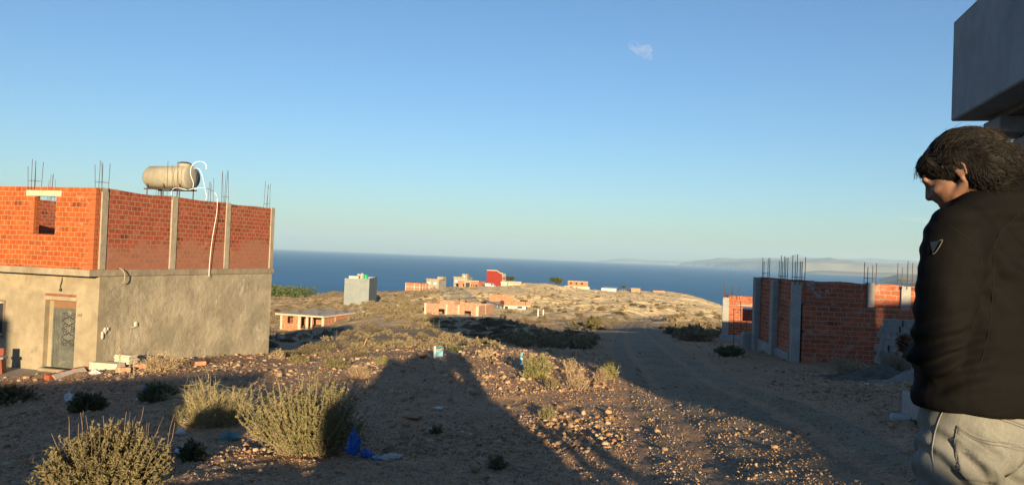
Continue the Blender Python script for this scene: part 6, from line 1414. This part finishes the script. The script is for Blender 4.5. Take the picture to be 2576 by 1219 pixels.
# jacket
def wr(co):
    x, y, z = co.T; a = fbm(x * 14 + y * 6, z * 9 - y * 5, 61, 4) * .014 + fbm(x * 26, z * 40 + y * 20, 63, 3) * .004
    q = np.sin(z * 2 * np.pi / .052 + 1.2 * fbm(x * 6, y * 6, 66, 2)) ; a = a + .0016 * q                # quilting
    e = np.array(EL); dd = np.sqrt(((co - e) ** 2).sum(1)); fold = np.exp(-(dd / .11) ** 2); a = a + fold * .014 * np.sin((z - .5 * x) * 115 + 4 * fbm(x * 12, z * 12, 70, 3))
    s_ = np.array(SL) + np.array([.11, .05, -.10]); d2 = np.sqrt(((co - s_) ** 2).sum(1)); a = a + np.exp(-(d2 / .12) ** 2) * .012 * np.sin((x * .8 + z * .6) * 95 + 5 * fbm(x * 9, z * 9, 71, 3))
    return a
bm = bmesh.new()
loft(bm, [(Vector((0, 0, z)) + Hc * t, lat * a, fw * b) for z, a, b, t in ((1.015, .203, .158, 1), (1.03, .212, .165, 1), (1.10, .208, .162, .8), (1.20, .202, .155, .5), (1.32, .208, .152, .2), (1.42, .212, .145, 0), (1.495, .185, .125, 0), (1.545, .125, .10, 0), (1.585, .098, .100, -.3), (1.63, .090, .094, -1.0), (1.668, .082, .086, -1.6), (1.68, .074, .078, -1.6))], 32)
for s, e, w in ((SL, EL, HN), (SR, ER, WR)):
    m1 = s * .66 + e * .34; m2 = s * .33 + e * .67; limb(bm, [(s + Z * .0, .083), (m1, .082), (m2, .076), (e, .066), (e * .5 + w * .5, .056), (e * .12 + w * .88, .044)], 20)
    limb(bm, [(s * .35 + Vector((0, 0, 1.53)) * .65, .070), (s + Z * .012, .078)])
UB = 1
mj = M_flat('black_jacket_cloth', (.0048, .0047, .0047), .85, .25, 7, bump=.12, bs=160, spec=.10)
limb(bm, [(A(2405, 572, 2.14), .060), (A(2450, 545, 2.16), .066), (A(2510, 524, 2.19), .078), (A(2590, 512, 2.22), .098), (A(2660, 525, 2.25), .10), (A(2720, 560, 2.3), .085)], 20)
jk = link('jacket', fuse('jacket', bm, .0075, 3, wr), mj, man)
# jeans
def wj(co):
    x, y, z = co.T; a = fbm(x * 12 + y * 5, z * 12, 81, 4) * .012 + fbm(x * 30, z * 22 + x * 12, 86, 3) * .007
    side = np.exp(-((x - (-.13)) / .10) ** 2) * smooth(.70, .80, z) * (1 - smooth(.93, .99, z)); a = a + side * .014 * np.sin((z + x * 1.1) * 75 + 3 * fbm(x * 8, z * 8, 83, 3))
    seat = np.exp(-((z - .80) / .06) ** 2) * np.exp(-((x - .05) / .14) ** 2); a = a + seat * .014 * np.sin((z * 1.2 + x * .5) * 80 + 3 * fbm(x * 9, z * 7, 84, 3)); return a
bm = bmesh.new()
loft(bm, [(Vector((0, 0, z)) + Hc, lat * a, fw * b) for z, a, b in ((.80, .150, .125), (.86, .188, .142), (.93, .192, .146), (1.00, .182, .138), (1.06, .172, .130), (1.085, .165, .124))], 32)
for s in (-1, 1):
    hip, knee, ank = LG[s]; limb(bm, [(hip + Z * -.02, .112), ((hip + knee) / 2, .095), (knee, .078), (knee * .4 + ank * .6, .070), (ank + Z * .02, .062)], 20)
    ball(bm, Hc + lat * .085 * s - fw * .055 + Z * .90, (lat, fw, Z), (.088, .092, .088))
def jeans_mat():
    t = NT('grey_denim'); n1 = t.noise(3.5, 4, .6); w = t.noise(260, 2, .6, vec=t.mapv(scale=(1, 1, .35)))
    c = t.mix(t.ramp(n1, [(.35, 0.), (.65, 1.)]), (.12, .122, .115), (.205, .205, .19)); c = t.mix(.35, c, t.mix(1.0, c, t.ramp(w, [(.35, .5), (.65, 1.)]), 'MULTIPLY')); t.color(c).rough(.9); t.bump(w, .25, .002); return t.m
mjn = jeans_mat(); jn = link('jeans', fuse('jeans', bm, .0075, 3, wj), mjn, man)
def cast_on(mesh, off=0.0):
    bv = BVHTree.FromPolygons([v.co + MO for v in mesh.vertices], [tuple(p.vertices) for p in mesh.polygons])
    def f(px, py):
        d = Vector(ray(px, py)).normalized(); h = bv.ray_cast(Vector(CAMP), d); return (h[0] + h[1] * off - MO) if h[0] is not None else None
    return f
k4 = lambda x, y: ((3400 + x / 2.4) / 1.5652, (1400 + y / 2.4) / 1.5652); k3 = lambda x, y: ((3400 + x / 2.0316) / 1.5652, (900 + y / 2.0316) / 1.5652)
onj = cast_on(jn.data, .0015); onk = cast_on(jk.data, .0015)
def seam(pts, f, r, name, mat, n=14):
    P = chaikin(pts, 2); Q = [f(*p) for p in P]; Q = [q for q in Q if q is not None]; 
    if len(Q) > 2: MB().tube(Q, r, 5).build(name, mat, man)
M_STI = M_flat('seam_thread', (.13, .125, .115), .9); M_STL = M_flat('worn_seam', (.24, .235, .215), .9)
for dy in (0, 26): seam([k4(x, y + dy) for x, y in ((785, 462), (960, 480), (1150, 530), (1400, 610), (1600, 690), (1800, 760))], onj, .0014, 'seam', M_STI)
seam([k4(x, y) for x, y in ((788, 420), (770, 490), (715, 600), (668, 760), (652, 880), (655, 980), (680, 1110))], onj, .0013, 'side_seam', M_STL)
pk = [k4(*q) for q in ((885, 655), (1060, 745), (1250, 800), (1530, 850), (1530, 1000), (1400, 1100), (1222, 1200), (1080, 1195), (935, 1160), (870, 1000), (850, 850))]
pcx = sum(p[0] for p in pk) / len(pk); pcy = sum(p[1] for p in pk) / len(pk); onp = cast_on(jn.data, .0035); rings = []
for k in range(7):
    t = 1 - k / 7.0; P = chaikin(pk + [pk[0]], 1)[:-1]; rings.append([onp(pcx + (x - pcx) * t, pcy + (y - pcy) * t) for x, y in P])
base_r = [onj(x, y) for x, y in chaikin(pk + [pk[0]], 1)[:-1]]; rings = [base_r] + rings
if all(q is not None for r_ in rings for q in r_):
    n = len(base_r); m = MB(); V = [q for r_ in rings for q in r_]; m.add(V, [(i * n + k, i * n + (k + 1) % n, (i + 1) * n + (k + 1) % n, (i + 1) * n + k) for i in range(len(rings) - 1) for k in range(n)] + [tuple(range((len(rings) - 1) * n, len(rings) * n))], True); m.build('back_pocket', mjn, man)
for e_ in ([(905, 680), (1070, 770), (1260, 825), (1530, 875)], [(905, 700), (1070, 795), (1260, 850), (1530, 900)], [(880, 690), (868, 850), (890, 1000), (955, 1150), (1090, 1180), (1220, 1185)]): seam([k4(*q) for q in e_], cast_on(jn.data, .0045), .0013, 'pocket_stitching', M_STI)
# sleeve badge and seams
ons = cast_on(jk.data, .003)
tri = [ons(*k3(*q)) for q in ((538, 112), (612, 98), (560, 196))]
if all(tri): MB().add(tri + [q - Vector(ray(2350, 620)) * -.002 for q in tri], [(0, 1, 2), (0, 2, 5, 3), (0, 3, 4, 1), (1, 4, 5, 2)]).build('sleeve_badge', M_flat('badge_blue', (.018, .028, .045), .7, .1, spec=.05), man)
seam([k3(*q) for q in ((612, 98), (642, 86), (610, 150), (568, 205), (560, 196))], ons, .0011, 'badge_edge', M_flat('badge_silver', (.11, .11, .10), .6))
for e_ in ([(600, -60), (720, 0), (850, 80), (930, 180), (945, 300)], [(1250, -120), (1050, 60), (1040, 300), (1030, 560), (1010, 800), (960, 1000), (900, 1180)]): seam([k3(*q) for q in e_], cast_on(jk.data, .0004), .0012, 'seam', M_flat('jacket_seam', (.007, .007, .007), .8))
q0 = onk(2356, 985)
# phone
pf = (PHC - HN).normalized(); mph = MB().bbox(-.036, .036, -.004, .004, -.075, .075, .003).build('mobile_phone', M_flat('phone_black', (.015, .015, .018), .25, .05, spec=.6)); mph.location = MO + PHC + Vector((.03, .02, -.01)); mph.rotation_euler = (math.radians(-62), 0, PH); tag(mph, 'dark mobile phone held in the hands of the man in the black jacket', 'phone')
# shoes
for s in (-1, 1):
    bm = bmesh.new(); a_ = LG[s][2]; limb(bm, [(a_ - Z * .03 - fw * .02, .045), (a_ - Z * .05 + fw * .08, .043), (a_ - Z * .055 + fw * .17, .038)]); link('shoe', fuse('shoe', bm, .01, 2), M_flat('dark_shoe', (.03, .028, .026), .6), man)
# hair: a full mass, covered in waved locks and fine strands the wind lifts towards the right
hb = bmesh.new()
ball(hb, hp(-.018, .026), AX3, (.104, .084, .086)); ball(hb, hp(-.066, -.014), AX3, (.070, .084, .080)); ball(hb, hp(.046, .042), AX3, (.050, .072, .044)); ball(hb, hp(.0, .03, .05), AX3, (.05, .03, .045)); ball(hb, hp(-.055, -.03, .05), AX3, (.05, .036, .06))
for q_, r_h in ((A(2478, 440, 2.26), .050), (A(2515, 425, 2.28), .056), (A(2490, 400, 2.26), .056), (A(2560, 425, 2.30), .048), (A(2465, 468, 2.27), .034)): ball(hb, q_, AX3, (r_h, r_h * 1.1, r_h * .85))
def wh(co):
    x, y, z = co.T; return fbm(x * 14 + z * 6, z * 34 - x * 12, 91, 4) * .020
def hair_mat(name, a_, b_, r_=.5):
    t = NT(name); n_ = t.noise(24, 4, .7, vec=t.mapv(scale=(.6, .6, 1.6), rot=(0, .25, 0))); t.color(t.mix(t.ramp(n_, [(.4, 0.), (.7, 1.)]), a_, b_)).rough(r_); t.b.inputs['Specular IOR Level'].default_value = .35; t.bump(n_, .4, .004); return t.m
mh = hair_mat('dark_hair', (.004, .0032, .003), (.010, .007, .005), .7); hair = link('hair', fuse('hair', hb, .006, 2, wh), mh, man)
hr = np.random.default_rng(3); bvh_h = BVHTree.FromPolygons([v.co for v in hair.data.vertices], [tuple(p.vertices) for p in hair.data.polygons])
RT = Vector((.88, .30, -.22)).normalized()
def flow(n, u, swirl):
    """which way the hair lies at a point: back and to the right, the front lock down over the brow"""
    f = u.dot(HF)
    base = RT + HU * (.25 if f > .2 else -.12) if f < .62 else (HF * .25 - HU * .9 - HL * .2)
    d = base + n.cross(RT) * swirl; d = d - n * d.dot(n); return d.normalized() if d.length > 1e-4 else RT
def locks(N, K, L0, L1, off, wave, free):
    out = []
    while len(out) < N:
        u = Vector(hr.normal(size=3)).normalized(); c0 = hp(-.02, .015) if hr.random() < .65 else A(2505, 425, 2.28)
        h = bvh_h.ray_cast(c0 + u * .3, -u)
        if h[0] is None: continue
        p = h[0] + h[1] * off; n = h[1]; L = hr.uniform(L0, L1); ph_ = hr.uniform(0, 6.3); sw = hr.uniform(-.35, .35) + .4 * float(fbm(np.array(p.x * 18), np.array(p.z * 18), 95, 2)); fr = u.dot(HF) > .62 and c0 == hp(-.02, .015)
        if fr: L *= .5
        pts = [p.copy()]; d = flow(n, u, sw); fr_from = free if hr.random() < .6 else 2.0
        for j in range(1, K):
            t = j / (K - 1.0); side = n.cross(d)
            q = p + d * (L / K) + side * math.sin(ph_ + t * 9) * wave
            if t < fr_from:
                c = bvh_h.find_nearest(q)
                if c[0] is None: break
                n = c[1]; q = c[0] + n * (off + .35 * wave * math.sin(ph_ * 2 + t * 11)); d = (d * .5 + flow(n, (q - hp(-.02, .015)).normalized(), sw) * .5).normalized()
            else: d = (d + RT * .12 + Vector(hr.normal(size=3)) * .09).normalized()
            p = q; pts.append(p.copy())
        if len(pts) == K: out.append([tuple(v) for v in pts])
    return np.array(out)
PL = locks(700, 18, .09, .20, .002, .0060, .80); SV, SF = tubes_np(PL, .0034, .0006, 5); lk = link('hair_locks', mesh_np('hair_locks', SV, SF, True), hair_mat('lock_hair', (.004, .0032, .003), (.014, .009, .006), .75), hair); lk['kind'] = 'stuff'
PT = locks(6500, 18, .08, .22, .0065, .0065, .66); SV, SF = tubes_np(PT, .0009, .0004); st_ = link('hair_strands', mesh_np('hair_strands', SV, SF, True), hair_mat('strand_hair', (.004, .003, .0025), (.017, .011, .007), .6), hair); st_['kind'] = 'stuff'
# the one who takes the picture: only the shadow shows
ph2 = copy_tree(man); ph2.location = (-.02, -.50, 0); ph2.rotation_euler = (0, 0, -PH); tag(ph2, 'person taking the photograph from just behind the camera, same dark jacket and jeans')
st = MB().bbox(-1.2, 2.6, -1.6, 2.55, -.5, -.12, .01).build('concrete_step', M_CONG); tag(st, 'low concrete landing the two men stand on', 'step')
